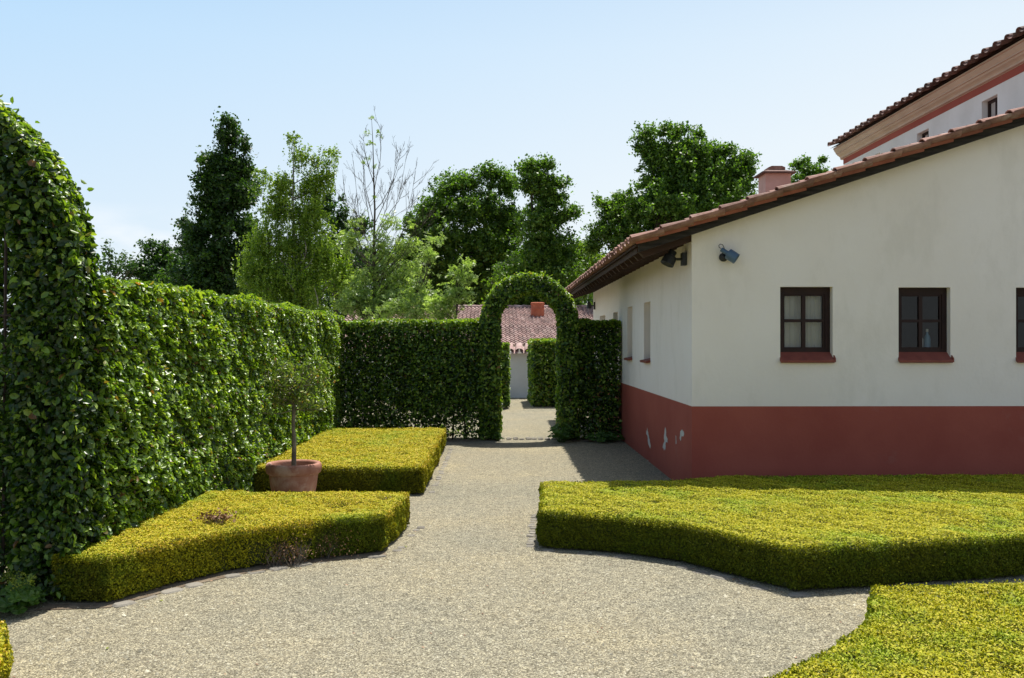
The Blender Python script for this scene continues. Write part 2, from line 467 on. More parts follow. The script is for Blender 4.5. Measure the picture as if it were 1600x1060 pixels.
def make_hedge(label, x0, x1, y0, y1, h, size, dens, thin=0.0, faces='fblrt', stem_step=.3, bump=.05, deep=1.0, name='hornbeam_hedge', cut=None, topdens=1.3, dark=1.0):
    t = empty(name, ((x0 + x1) / 2, (y0 + y1) / 2, 0), label, 'hedge')
    L, T, D = Leaves(), Leaves(), Leaves()
    hedge_box(x0, x1, y0, y1, h, size, dens, L, T, D, thin, bump, faces, deep, topdens, cut, dark)
    L.build('foliage', M['hornbeam'], t)
    T.build('young_growth', M['hornbeam_top'], t)
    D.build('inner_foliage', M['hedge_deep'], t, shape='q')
    stems(x0, x1, y0, y1, h, stem_step).build('stems', M['bark'], t)['kind'] = 'stuff'
    return t


# ------------------------------------------------------------------ ground
mb = MB(); mb.add([(-300, -60, -.008), (300, -60, -.008), (300, 500, -.008), (-300, 500, -.008)], [(0, 1, 2, 3)])
tag(mb.build('ground', M['soil'], fix=False), kind='structure')
mb = MB(); mb.add([(-14, -12, 0), (16, -12, 0), (16, 37, 0), (-14, 37, 0)], [(0, 1, 2, 3)])
tag(mb.build('gravel_path', M['gravel'], fix=False), kind='structure')

# ------------------------------------------------------------------ box hedges (flat clipped parterre)
ZB = .30
BOX_A = [(-2.82, 5.90), (-2.45, 5.86), (-2.19, 6.34), (-1.88, 6.70), (-1.40, 7.02), (-.89, 7.26), (-.80, 8.34), (-2.62, 8.36)]
BOX_B = [(.32, 7.42), (.89, 7.20), (1.33, 6.90), (1.65, 6.46), (1.93, 6.06), (2.6, 6.20), (3.7, 6.44), (6.2, 7.0), (6.4, 9.35), (2.3, 9.30), (1.6, 8.98), (.42, 8.92)]
BOX_C = [(-2.63, 10.02), (-.81, 10.0), (-.83, 14.5), (-2.63, 14.5)]
BOX_D = [(2.07, 5.10), (1.86, 4.66), (1.69, 4.34), (1.41, 4.01), (1.08, 3.72), (.72, 3.48), (.75, 1.2), (5.2, 1.2), (5.2, 5.14)]
BOX_E = [(-2.38, 4.52), (-2.20, 4.2), (-2.11, 3.95), (-2.05, 3.6), (-2.0, 1.6), (-3.9, 1.6), (-3.9, 4.6)]


def inside(poly, p):
    x, y = p[:, 0], p[:, 1]
    c = np.zeros(len(p), bool)
    n = len(poly)
    for i in range(n):
        x1, y1 = poly[i]; x2, y2 = poly[(i + 1) % n]
        t = ((y1 > y) != (y2 > y)) & (x < (x2 - x1) * (y - y1) / ((y2 - y1) or 1e-9) + x1)
        c ^= t
    return c


def edge_dist(poly, p):
    d = np.full(len(p), 9.0)
    n = len(poly)
    for i in range(n):
        a = np.array(poly[i]); b = np.array(poly[(i + 1) % n]); ab = b - a
        t = np.clip(((p[:, :2] - a) @ ab) / (ab @ ab), 0, 1)
        d = np.minimum(d, np.linalg.norm(p[:, :2] - (a + t[:, None] * ab), axis=1))
    return d


def box_hedge(label, poly, size, dens, mat, vis=None, dead=(), holes=()):
    cx = sum(p[0] for p in poly) / len(poly); cy = sum(p[1] for p in poly) / len(poly)
    t = empty('boxwood_hedge', (cx, cy, 0), label, 'box hedge')
    area = abs(sum(poly[i][0] * poly[(i + 1) % len(poly)][1] - poly[(i + 1) % len(poly)][0] * poly[i][1] for i in range(len(poly)))) / 2
    ccw = sum(poly[i][0] * poly[(i + 1) % len(poly)][1] - poly[(i + 1) % len(poly)][0] * poly[i][1] for i in range(len(poly))) > 0
    # twig-dark core, smaller than the leaf shell
    pin = []
    np_ = len(poly)
    for i in range(np_):
        p0, p1, p2 = Vector(poly[i - 1]), Vector(poly[i]), Vector(poly[(i + 1) % np_])
        d0, d1 = (p1 - p0).normalized(), (p2 - p1).normalized()
        n0, n1 = Vector((-d0.y, d0.x)), Vector((-d1.y, d1.x))
        if not ccw: n0, n1 = -n0, -n1
        q = (n0 + n1).normalized()
        pin.append(p1 + q * min(.10, .045 / max(.5, q.dot(n0))))
    mbc = MB()
    mbc.prism([(q.x, q.y, .02) for q in pin], (0, 0, ZB - .07))
    me = mbc.mesh('core')
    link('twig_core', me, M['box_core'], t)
    L = Leaves()
    xs = [p[0] for p in poly]; ys = [p[1] for p in poly]
    bbox = (max(xs) - min(xs)) * (max(ys) - min(ys))
    n = int(bbox * dens * 1.35)
    p = np.stack([RNG.uniform(min(xs), max(xs), n), RNG.uniform(min(ys), max(ys), n), np.full(n, ZB)], axis=1)
    p = p[inside(poly, p)]
    if vis is not None: p = p[vis(p)]
    ed = edge_dist(poly, p)
    g = lump(p, 3.0) * .018 + lump(p, 11.) * .012 + lump(p, 30.) * .006
    p[:, 2] += g - RNG.exponential(.010, len(p)) + .004 - (.022 + .016 * lump(p, 7.)) * np.clip(1 - ed / .045, 0, 1) ** 2
    for (hx, hy, hr) in holes:      # small thin places in the clipped top
        q = np.hypot(p[:, 0] - hx, p[:, 1] - hy)
        p[:, 2] -= .05 * np.exp(-(q / hr) ** 2)
    n = len(p)
    nor = unit(np.array([0, 0, 1.5]) + rvec(n) * .85)
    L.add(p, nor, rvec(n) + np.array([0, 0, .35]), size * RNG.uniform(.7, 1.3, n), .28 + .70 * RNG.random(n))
    # a few sprigs stand above the cut
    m = int(area * dens * .02)
    q = p[RNG.integers(0, n, m)] + np.stack([np.zeros(m), np.zeros(m), RNG.uniform(.004, .02, m)], axis=1)
    L.add(q, rvec(m), np.tile([0, 0, 1.], (m, 1)) + rvec(m) * .5, size * 1.15)
    # sides
    for i in range(len(poly)):
        a = np.array([*poly[i], 0.]); b = np.array([*poly[(i + 1) % len(poly)], 0.])
        ab = b - a; ln = np.linalg.norm(ab)
        fn = np.array([ab[1], -ab[0], 0]) / ln
        if not ccw: fn = -fn
        m = int(ln * ZB * dens * 2.0)
        s = a + RNG.random(m)[:, None] * ab; s[:, 2] = .015 + RNG.random(m) * (ZB - .01)
        if vis is not None: s = s[vis(s)]
        m = len(s)
        if not m: continue
        off = lump(s, 3.) * .022 + lump(s, 12.) * .016 + lump(s, 32) * .009
        s = s + fn * (off - RNG.exponential(.016, m) + .004 - .025 * np.clip(1 - s[:, 2] / .12, 0, 1))[:, None]
        keep = np.ones(m, bool)
        for (hx, hy, hr) in dead: keep &= ~((np.hypot(s[:, 0] - hx, s[:, 1] - hy) < hr) & (s[:, 2] < .20 + .05 * lump(s, 9)) & (RNG.random(m) < .7))
        s = s[keep]; m = len(s)
        nor = unit(fn * .7 + np.array([0, 0, .35]) + rvec(m) * .8)
        L.add(s, nor, rvec(m) + fn * .4 + np.array([0, 0, .3]), size * RNG.uniform(.7, 1.35, m), RNG.random(m) * ((.80 if fn[0] > .5 else .28) + .45 * np.clip((s[:, 2] - ZB + .07) / .07, 0, 1)) + .14 * (RNG.random(m) < .06))  # greener side leaves with shade painted in; right-facing sides painted brighter for sun
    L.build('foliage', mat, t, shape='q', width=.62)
    return t


near_vis = lambda p: (p[:, 1] > 3.3) & (p[:, 0] < p[:, 1] * .62 + .2)
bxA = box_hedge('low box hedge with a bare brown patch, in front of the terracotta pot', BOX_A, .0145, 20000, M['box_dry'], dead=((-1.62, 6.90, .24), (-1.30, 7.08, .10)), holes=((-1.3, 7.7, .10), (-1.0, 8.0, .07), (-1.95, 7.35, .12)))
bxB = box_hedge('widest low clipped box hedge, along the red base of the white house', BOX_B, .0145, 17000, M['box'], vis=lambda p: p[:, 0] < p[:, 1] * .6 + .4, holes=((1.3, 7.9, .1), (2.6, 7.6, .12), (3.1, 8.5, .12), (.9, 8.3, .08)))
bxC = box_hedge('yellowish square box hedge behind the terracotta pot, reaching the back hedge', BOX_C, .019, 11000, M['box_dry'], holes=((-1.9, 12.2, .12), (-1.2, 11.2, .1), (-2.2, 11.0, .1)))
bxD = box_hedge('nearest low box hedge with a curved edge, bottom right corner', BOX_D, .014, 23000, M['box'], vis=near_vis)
bxE = box_hedge('low box hedge cut off by the left edge of the picture, nearest on the left', BOX_E, .018, 11000, M['box_dry'], vis=lambda p: (p[:, 1] > 3.2) & (p[:, 0] > -3.0))


def twigs(name, c, r, n, h, parent, mat, rad=.0022):
    mb = MB()
    for i in range(n):
        a = random.uniform(0, 6.28); d = r * math.sqrt(random.random())
        x, y = c[0] + d * math.cos(a), c[1] + d * math.sin(a)
        b = random.uniform(0, 6.28)
        p = [(x, y, c[2]), (x + .3 * h * math.cos(b), y + .3 * h * math.sin(b), c[2] + h * random.uniform(.4, .6)), (x + .5 * h * math.cos(b + .6), y + .5 * h * math.sin(b + .6), c[2] + h * random.uniform(.8, 1.1))]
        mb.tube(p, [rad, rad * .8, rad * .4], 4, caps=False)
    return mb.build(name, mat, parent)


twigs('bare_twigs', (-1.60, 6.93, .0), .17, 120, .15, bxA, M['bark_pale'])
twigs('bare_twigs', (-1.34, 7.12, .0), .08, 40, .12, bxA, M['bark_pale'])
for (cx_, cy_, n_) in ((-1.62, 6.88, 900), (-1.32, 7.07, 350)):
    pq = np.array([cx_, cy_, .10]) + RNG.normal(size=(n_, 3)) * np.array([.11, .045, .06])
    pq = pq[(pq[:, 2] > .01) & (pq[:, 2] < .27)]; n_ = len(pq)
    leaf_mesh('dead_patch', pq, rvec(n_), rvec(n_), RNG.uniform(.010, .018, n_), M['dead'], bxA, shape='q')['kind'] = 'stuff'
# the small withered tuft standing out of the clipped top
q = P(342, 806, 7.0)
n = 150
pp = np.array([q.x, q.y, .33]) + RNG.normal(size=(n, 3)) * np.array([.075, .05, .026])
leaf_mesh('withered_tuft', pp, rvec(n), rvec(n), RNG.uniform(.02, .04, n), M['dead'], bxA)['kind'] = 'stuff'
twigs('bare_twigs', (q.x, q.y, .24), .09, 60, .11, bxA, M['bark_pale'])

# ------------------------------------------------------------------ tall hedges
XL = -2.62
make_hedge('long tall hornbeam hedge running along the whole left side, sunlit', XL - .55, XL - .03, 6.22, 15.9, 2.08, .044, 4200, dark=.62, faces='rt', stem_step=.4, bump=.045, topdens=1.3, deep=.6)  # low dark exponent: sunlight painted in as brighter leaf colours
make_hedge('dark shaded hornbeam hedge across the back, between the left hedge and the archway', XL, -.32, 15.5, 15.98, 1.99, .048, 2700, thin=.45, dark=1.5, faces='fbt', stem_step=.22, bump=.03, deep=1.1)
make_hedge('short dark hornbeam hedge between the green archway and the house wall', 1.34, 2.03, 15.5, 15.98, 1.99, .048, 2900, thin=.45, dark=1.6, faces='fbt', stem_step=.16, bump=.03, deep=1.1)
make_hedge('narrow hedge end seen through the archway on its left', -2.4, .22, 22.7, 23.3, 1.60, .075, 1200, faces='frt', stem_step=.4, bump=.02)
make_hedge('broad rounded hedge block seen through the archway on its right', .84, 3.4, 23.4, 26.0, 1.68, .075, 1300, faces='flt', stem_step=.6, bump=.03, deep=.5)


def make_arch(label, cx, y0, y1, Ro, Ri, zc, size, dens, thin=0.0, fill=None, dark=1.25):
    """clipped archway: two posts up to zc, half ring above; y0..y1 thick"""
    t = empty('hedge_archway', (cx, (y0 + y1) / 2, 0), label, 'hedge archway')
    L, T, D = Leaves(), Leaves(), Leaves()
    lm = math.pi * (Ro + Ri) / 2
    tot = 2 * zc + lm
    def place(s, rr, y):
        """s along the arch, rr radial distance from the ring centre line, -> point and outward direction"""
        x = np.where(s < zc, -rr, np.where(s > zc + lm, rr, 0)).astype(float)
        z = np.where(s < zc, s, np.where(s > zc + lm, tot - s, 0)).astype(float)
        ang = math.pi - np.clip((s - zc) / lm, 0, 1) * math.pi
        mid = (s >= zc) & (s <= zc + lm)
        x = np.where(mid, rr * np.cos(ang), x); z = np.where(mid, zc + rr * np.sin(ang), z)
        d = np.stack([np.where(mid, np.cos(ang), np.where(s < zc, -1, 1)), np.zeros(len(s)), np.where(mid, np.sin(ang), 0)], axis=1)
        return np.stack([cx + x, y, z], axis=1), d
    for (part, area) in (('front', tot * (Ro - Ri)), ('back', tot * (Ro - Ri)), ('out', tot * 1.1 * (y1 - y0)), ('in', tot * .9 * (y1 - y0))):
        n = int(area * dens)
        s = RNG.random(n) * tot
        if part in ('front', 'back'):
            rr = RNG.uniform(Ri, Ro, n); y = np.full(n, y0 if part == 'front' else y1)
            p, d = place(s, rr, y); fn = np.tile([0, -1. if part == 'front' else 1., 0], (n, 1))
        else:
            rr = np.full(n, Ro if part == 'out' else Ri); y = RNG.uniform(y0, y1, n)
            p, d = place(s, rr, y); fn = d if part == 'out' else -d
        p = p + fn * (.03 * lump(p, 3) + .02 * lump(p, 10) - RNG.exponential(.035, n) + .02)[:, None]
        pit = lump(p, 13.0) * .5 + lump(p[:, [1, 2, 0]], 21.0) * .5
        p = p - fn * (np.clip(pit - .15, 0, 1) * .16)[:, None]
        keep = (p[:, 2] > .03) & (RNG.random(n) > thin * np.clip((.5 - p[:, 2]) / .4, 0, 1)) & (RNG.random(n) > np.clip((pit - .25) * 1.6, 0, .8))
        p = p[keep]; fn = fn[keep]; s = s[keep]; n = len(p)
        nor = unit(fn * .75 + np.array([0, 0, .45]) + rvec(n) * .75)
        ax = rvec(n) * .8 + fn * .6 + np.array([0, 0, -.4])
        sz = size * np.clip(RNG.lognormal(-.03, .30, n), .45, 1.7)
        yt = ((part == 'out') & (p[:, 2] > zc + .2) & (RNG.random(n) < .7)) | ((part in ('front', 'in')) & (RNG.random(n) < .05))
        L.add(p[~yt], nor[~yt], ax[~yt], sz[~yt], RNG.random((~yt).sum()) ** dark); T.add(p[yt], nor[yt], ax[yt], sz[yt])  # dark exponent paints the arch's shade into its leaf colours
    # loose shoots
    n = int(tot * 26)
    s = RNG.random(n) * tot
    p, d = place(s, np.full(n, Ro + .03), RNG.uniform(y0 - .03, y1 + .03, n))
    p = p + d * RNG.uniform(0, .05, n)[:, None]
    T.add(p[p[:, 2] > zc * .8], rvec((p[:, 2] > zc * .8).sum()), (d + rvec(n) * .5)[p[:, 2] > zc * .8], size * 1.1)
    n = int(tot * (Ro - Ri) * (y1 - y0) * dens * 2.4)
    p, d = place(RNG.random(n) * tot, RNG.uniform(Ri + .02, Ro - .02, n), RNG.uniform(y0, y1, n))
    k = (p[:, 2] > .05) & (RNG.random(n) > thin * np.clip((.5 - p[:, 2]) / .4, 0, 1))
    p = p[k]; n = len(p)
    D.add(p, rvec(n), rvec(n), size * RNG.uniform(1, 1.6, n))
    if fill is not None: fill(L, D, T)
    L.build('foliage', M['hornbeam'], t)
    T.build('young_growth', M['hornbeam_top'], t)
    D.build('inner_foliage', M['hedge_deep'], t, shape='q')
    # iron hoops carrying the plants
    mb = MB()
    for yy in (y0 + .1, y1 - .1):
        for rr in (Ri + .06, Ro - .12):
            pts = [(cx - rr, yy, 0)] + [(cx + rr * math.cos(a), yy, zc + rr * math.sin(a)) for a in [math.pi * (1 - i / 16) for i in range(17)]] + [(cx + rr, yy, 0)]
            mb.tube(pts, .009, 6)
    mb.build('iron_hoops', M['iron'], t)
    st = MB()
    for sx in (-1, 1):
        for k in range(4):
            x = cx + sx * random.uniform(Ri + .05, Ro - .05); y = random.uniform(y0 + .1, y1 - .1)
            st.tube([(x, y, 0), (x + random.uniform(-.03, .03), y, zc * .5), (x + random.uniform(-.03, .03), y, zc)], [.02, .014, .01], 6)
    st.build('stems', M['bark'], t)['kind'] = 'stuff'
    return t


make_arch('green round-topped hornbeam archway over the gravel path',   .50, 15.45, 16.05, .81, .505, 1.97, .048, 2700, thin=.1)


def near_fill(L, D, T):
    """the leafy screen between the posts of the near arch, dense low down, open higher up"""
    n = 34000
    p = np.stack([RNG.uniform(-5.2, -2.8, n), 5.98 + RNG.exponential(.10, n), RNG.uniform(.04, 2.9, n)], axis=1)
    dens = np.where(p[:, 2] < 1.5, 1.0, np.clip((1.72 - p[:, 2]) / .25, 0, 1))
    dens = dens * (np.hypot(p[:, 0] + 4.02, np.maximum(p[:, 2] - 2.1, 0)) < 1.2)
    dens *= np.where(p[:, 2] < .9, .9, 1)
    p = p[RNG.random(n) < dens]; n = len(p)
    p[:, 1] += .04 * lump(p, 3)
    nor, ax = orient((0, -1, 0), n)
    L.add(p, nor, ax, (.047 * RNG.uniform(.6, 1.4, n)), RNG.random(n) ** 3)  # screen leaves coloured darker too, shade painted in


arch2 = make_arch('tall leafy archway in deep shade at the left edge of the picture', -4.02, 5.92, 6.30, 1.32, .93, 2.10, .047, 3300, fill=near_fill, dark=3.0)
mb = MB()
mb.tube([(-5.0, 6.02, 2.44), (-3.0, 6.02, 2.42)], .010, 6)
mb.tube([(-3.20, 6.03, 0), (-3.18, 6.03, 2.6)], .010, 6)
mb.tube([(-5.0, 6.02, 1.80), (-3.0, 6.02, 1.82)], .007, 6)
mb.build('iron_trellis', M['iron'], arch2)
make_hedge('hornbeam hedge behind the left archway, glimpsed through its gap', -7.0, -3.72, 7.5, 8.1, 2.85, .07, 1300, faces='ft', deep=.9)

# ------------------------------------------------------------------ ground plants
def mantle(label, c, r, n, h, flowers=True):
    t = empty('lady_mantle', (c[0], c[1], 0), label, 'plant')
    mb = MB(); stalk = MB()
    for i in range(n):
        a = random.uniform(0, 6.28); d = r * math.sqrt(random.random())
        x, y, z = c[0] + d * math.cos(a), c[1] + d * math.sin(a), h * random.uniform(.35, 1) * (1 - .4 * d / r)
        R = random.uniform(.03, .055); nn = 18
        nv = Vector((.4 * math.cos(a), .4 * math.sin(a) - .2, 1)).normalized()
        u = nv.orthogonal().normalized(); w = nv.cross(u)
        vs = [Vector((x, y, z - .008))]
        for k in range(nn):
            b = 2 * math.pi * k / nn
            rr = R * (1 + .13 * math.cos(b * 7)) * (0.35 if k == 0 else 1)
            vs.append(Vector((x, y, z)) + (u * math.cos(b) + w * math.sin(b)) * rr + nv * (.010 * math.cos(b * 7)))
        mb.add(vs, [(0, k + 1, (k + 1) % nn + 1) for k in range(nn)])
        stalk.tube([(c[0] + .3 * (x - c[0]), c[1] + .3 * (y - c[1]), 0), (x, y, z - .01)], .0018, 4)
    mb.build('leaves', M['mantle'], t)
    stalk.build('stalks', M['mantle'], t)
    if flowers:
        m = 500
        cc = np.array([[c[0] + random.gauss(0, r * .4), c[1] + random.gauss(0, r * .4) - .03, h * random.uniform(.8, 1.15)] for _ in range(9)])
        p = cc[RNG.integers(0, 9, m)] + RNG.normal(size=(m, 3)) * .016
        fl = leaf_mesh('flowers', p, rvec(m), rvec(m), .008, M['mantle_flower'], t, shape='q', width=.9)
        fl['kind'] = 'stuff'
    return t


g = P(38, 950, 5.78)
mantle('leafy round-lobed plant with yellow-green flowers at the foot of the left archway', (g.x, 5.72), .17, 46, .20)
mantle('pale leafy clump at the right foot of the green archway', (1.02, 15.22), .20, 80, .38)
mantle('small leafy tuft at the left foot of the green archway', (-.03, 15.40), .07, 16, .16, False)
mantle('low leafy plants under the short dark hedge by the house', (1.75, 15.25), .30, 70, .2, False)

# ------------------------------------------------------------------ stone edging
stone_me = []
for k in range(4):
    b = MB()
    w, l = .10, .15
    pts = []
    for i in range(9):
        a = 2 * math.pi * i / 9 + random.uniform(-.1, .1)
        sx = (abs(math.cos(a)) ** .5) * math.copysign(1, math.cos(a)); sy = (abs(math.sin(a)) ** .5) * math.copysign(1, math.sin(a))
        pts.append((l / 2 * sx * random.uniform(.85, 1.08), w / 2 * sy * random.uniform(.85, 1.08), -.03))
    n = 9
    vs = pts + [(x * .97, y * .97, .010) for x, y, z in pts] + [(x * .8, y * .8, .017 + random.uniform(0, .005)) for x, y, z in pts]
    b.add(vs, [(i, (i + 1) % n, n + (i + 1) % n, n + i) for i in range(n)] + [(n + i, n + (i + 1) % n, 2 * n + (i + 1) % n, 2 * n + i) for i in range(n)] + [tuple(range(2 * n, 3 * n))])
    me = b.mesh('edging_stone'); me.materials.append(M['stone']); stone_me.append(me)


def stone_row(pts, label, group, step=.17, sc_=(1, 1), zo=0.0):
    pts = [Vector((*p, 0)) for p in pts]
    for a, b in zip(pts, pts[1:]):
        ln = (b - a).length; k = max(1, int(round(ln / step)))
        ang = math.atan2(b.y - a.y, b.x - a.x)
        for i in range(k):
            p = a.lerp(b, (i + .5) / k)
            if random.random() < .15: continue
            o = bpy.data.objects.new('edging_stone', random.choice(stone_me)); COL.objects.link(o)
            o.location = (p.x + random.uniform(-.012, .012), p.y + random.uniform(-.012, .012), random.uniform(-.020, -.009) + zo)
            o.rotation_euler = (random.uniform(-.04, .04), random.uniform(-.04, .04), ang + random.uniform(-.12, .12))
            s = random.uniform(.85, 1.15)
            o.scale = (ln / k / .165 * sc_[0] * random.uniform(.9, 1.02), sc_[1] * s, 1)
            tag(o, label, 'stone', group)


stone_row([(-2.40, 5.78), (-2.12, 6.26), (-1.82, 6.61), (-1.37, 6.93), (-.86, 7.17)], 'flat pale stone edging the gravel in front of the box hedge with the bare patch', 'edging stones of the left box hedge')
stone_row([(.32, 7.345), (.87, 7.125), (1.295, 6.83), (1.60, 6.41), (1.88, 6.0), (2.05, 6.04)], 'flat grey stone edging the gravel along the front of the widest box hedge', 'edging stones of the widest box hedge', step=.15)
stone_row([(.24, 7.42), (.33, 8.85)], 'small pale cobble along the left end of the widest box hedge', 'cobbles at the end of the widest box hedge', step=.10, sc_=(1, .75))
stone_row([(-.80, 7.28), (-.70, 8.3)], 'small pale cobble along the right end of the box hedge with the bare patch', 'cobbles at the end of the left box hedge', step=.11, sc_=(1, .8))
stone_row([(-.73, 10.1), (-.74, 14.3)], 'small pale cobble along the right side of the yellowish square box hedge', 'cobbles beside the square box hedge', step=.16, sc_=(.9, .8))
stone_row([(.0, 15.62), (.98, 15.62)], 'square pale cobble of the front row across the path under the archway', 'front cobble row under the archway', step=.11, sc_=(1, 1.1), zo=.014)
stone_row([(.0, 15.78), (.98, 15.78)], 'square pale cobble of the rear row across the path under the archway', 'rear cobble row under the archway', step=.11, sc_=(1, 1.1), zo=.014)

# strip of dry soil under box hedges' edges
def soil_strip(pts, w, name='soil_bed'):
    mb = MB()
    for a, b in zip(pts, pts[1:]):
        pass
    n = len(pts)
    vs = []
    for i, p in enumerate(pts):
        a = Vector(pts[max(0, i - 1)]); b = Vector(pts[min(n - 1, i + 1)])
        d = (b - a).normalized(); nn = Vector((-d.y, d.x))
        vs += [(p[0] - nn.x * w, p[1] - nn.y * w, .004), (p[0] + nn.x * w, p[1] + nn.y * w, .004)]
    mb.add(vs, [(2 * i, 2 * i + 1, 2 * i + 3, 2 * i + 2) for i in range(n - 1)])
    tag(mb.build(name, M['dirt'], fix=False), kind='structure')


soil_strip([(-2.85, 5.80), (-2.46, 5.84), (-2.16, 6.33), (-1.85, 6.68), (-1.40, 7.0), (-.89, 7.24)], .07)
soil_strip([(-4.6, 6.0), (-2.9, 6.02)], .2)
soil_strip([(-2.6, 15.6), (-.35, 15.6)], .3)
soil_strip([(1.2, 15.55), (2.05, 15.55)], .3)

# loose pebbles on the near gravel
n = 52000
Yp = 3.3 + (RNG.random(n) ** 1.6) * 6.2
Xp = RNG.uniform(-.62, .62, n) * Yp
pp = np.stack([Xp, Yp, np.zeros(n)], axis=1)
keep = np.ones(n, bool)
for poly in (BOX_A, BOX_B, BOX_C, BOX_D, BOX_E): keep &= ~inside(poly, pp)
pp = pp[keep]; n = len(pp)
base = np.array([[1, 0, 0], [0, 1, 0], [-1, 0, 0], [0, -1, 0], [0, 0, 1]], dtype=float)
sz = RNG.gamma(3.0, .0011, n) + .0018
sc3 = np.stack([sz * RNG.uniform(.7, 1.4, n), sz * RNG.uniform(.7, 1.2, n), sz * RNG.uniform(.5, .9, n)], axis=1)
ang = RNG.random(n) * 6.28
v = base[None] * sc3[:, None, :] + RNG.normal(size=(n, 5, 3)) * (sz * .18)[:, None, None]
ca, sa = np.cos(ang)[:, None], np.sin(ang)[:, None]
v = np.stack([v[..., 0] * ca - v[..., 1] * sa, v[..., 0] * sa + v[..., 1] * ca, v[..., 2]], axis=2) + pp[:, None, :]
tri = np.array([[0, 1, 4], [1, 2, 4], [2, 3, 4], [3, 0, 4]])
f = (tri[None] + (np.arange(n) * 5)[:, None, None]).reshape(-1)
me = bpy.data.meshes.new('loose_pebbles'); nf = n * 4
me.vertices.add(n * 5); me.loops.add(nf * 3); me.polygons.add(nf)
me.vertices.foreach_set('co', v.reshape(-1).astype(np.float32)); me.loops.foreach_set('vertex_index', f.astype(np.int32))
me.polygons.foreach_set('loop_start', np.arange(0, nf * 3, 3, dtype=np.int32)); me.polygons.foreach_set('loop_total', np.full(nf, 3, dtype=np.int32))
me.update(calc_edges=True)
me.attributes.new('rnd', 'FLOAT', 'FACE').data.foreach_set('value', np.repeat(RNG.random(n), 4).astype(np.float32))
tag(link('loose_pebbles', me, M['pebble']), 'small loose pebbles scattered over the gravel path', 'pebbles', kind='stuff')

# fine dry litter gathered along the beds and hedges
nn_ = 9000
ly = 3.4 + RNG.random(nn_) ** 1.4 * 12; lx = RNG.uniform(-.6, .6, nn_) * ly
lp = np.stack([lx, ly, np.zeros(nn_)], axis=1)
dmin = np.full(nn_, 9.0); ok = (lx > -2.75) & (lx < 2.0)
for poly in (BOX_A, BOX_B, BOX_C, BOX_D, BOX_E):
    ok &= ~inside(poly, lp); dmin = np.minimum(dmin, edge_dist(poly, lp))
dmin = np.minimum(dmin, np.abs(ly - 15.4))
ok |= (lx >= 2.0) & (ly < 6.2) & ~inside(BOX_D, lp) & ~inside(BOX_B, lp)
ok &= RNG.random(nn_) < np.exp(-dmin / .10) + .035
lp = lp[ok]; nn_ = len(lp); lp[:, 2] = .005
tag(leaf_mesh('leaf_litter', lp, rvec(nn_) * .25 + np.array([0, 0, 1.]), rvec(nn_), RNG.uniform(.010, .026, nn_), M['dead'], None, shape='q', width=.5), 'fine dry brown leaf litter along the edges of the beds', 'litter', kind='stuff')

# fallen leaves on the gravel
for (px, py, lab) in ((172, 1012, 'single yellow leaf lying on the gravel at the lower left'), (634, 855, 'single pale green leaf lying on the gravel by the end of the left box hedge'), (696, 725, 'small brown leaf lying beside the square box hedge'),
                      (708, 753, 'pale speck of a leaf on the path beside the square box hedge'), (255, 938, 'yellow leaf beside the flat edging stones on the left')):
    Y = CH * F / (py - VY); c = P(px, py, Y)
    b = MB(); s = .028
    a = random.uniform(0, 6.28)
    pts = [(-.5, 0), (-.2, -.26), (.2, -.22), (.5, 0), (.2, .24), (-.2, .26)]
    vs = [(c.x + s * (x * math.cos(a) - y * math.sin(a)), c.y + s * (x * math.sin(a) + y * math.cos(a)), .006 + .010 * abs(y) + random.uniform(0, .003)) for x, y in pts]
    b.add(vs, [(0, 1, 2, 3), (0, 3, 4, 5)])
    tag(b.build('fallen_leaf', M['mantle_flower'] if 'brown' not in lab else M['dead'], fix=False), lab, 'leaf')

# ------------------------------------------------------------------ terracotta pot with a small standard tree
pc = Vector((-2.03, 9.2, 0))
t = empty('plant_pot', pc, 'round terracotta pot with a thick rolled rim, between the two left box hedges', 'plant pot')
H = .455
b = MB()
prof = [(0, 0), (.178, 0), (.184, .012), (.205, .13), (.225, .24), (.237, .335), (.238, .345), (.252, .352), (.264, .362), (.270, .385), (.272, .415), (.268, .44), (.256, .454), (.240, H), (.224, .450), (.216, .435), (.212, .40), (.20, .30), (.0, .295)]
b.lathe(prof, pc, 56)
smooth_angle(b.build('pot_body', M['terracotta'], t), 50)
b = MB()
b.lathe([(0, .352), (.10, .356), (.208, .350)], pc, 40)
b.build('soil', M['dirt'], t)
tt = empty('standard_tree', (pc.x, pc.y, .35), 'small ragged-crowned standard tree on a thin stem in the terracotta pot', 'tree')
b = MB()
tr = [pc + Vector((.0, 0, .34)), pc + Vector((.004, 0, .62)), pc + Vector((-.006, 0, .84)), pc + Vector((.004, 0, 1.02)), pc + Vector((.0, 0, 1.20)), pc + Vector((.01, 0, 1.38))]
b.tube(tr, [.026, .021, .018, .019, .011, .005], 10)
L = Leaves(); ends = []
for i in range(60):
    z0 = random.uniform(.94, 1.3); a = random.uniform(0, 6.28); l = random.uniform(.14, .36)
    s = pc + Vector((0, 0, z0)); e = s + Vector((l * math.cos(a), l * math.sin(a) * .9, random.uniform(-.06, .24)))
    e.z = min(e.z, 1.50)
    m_ = s.lerp(e, .5) + Vector((0, 0, -.02))
    b.tube([s, m_, e], [.006, .004, .002], 5)
    for k in range(5):
        q = m_.lerp(e, random.uniform(0, 1)); f_ = q + Vector((random.gauss(0, .05), random.gauss(0, .05), random.uniform(.0, .09)))
        b.tube([q, f_], [.002, .001], 4, caps=False)
        ends.append((q, f_))
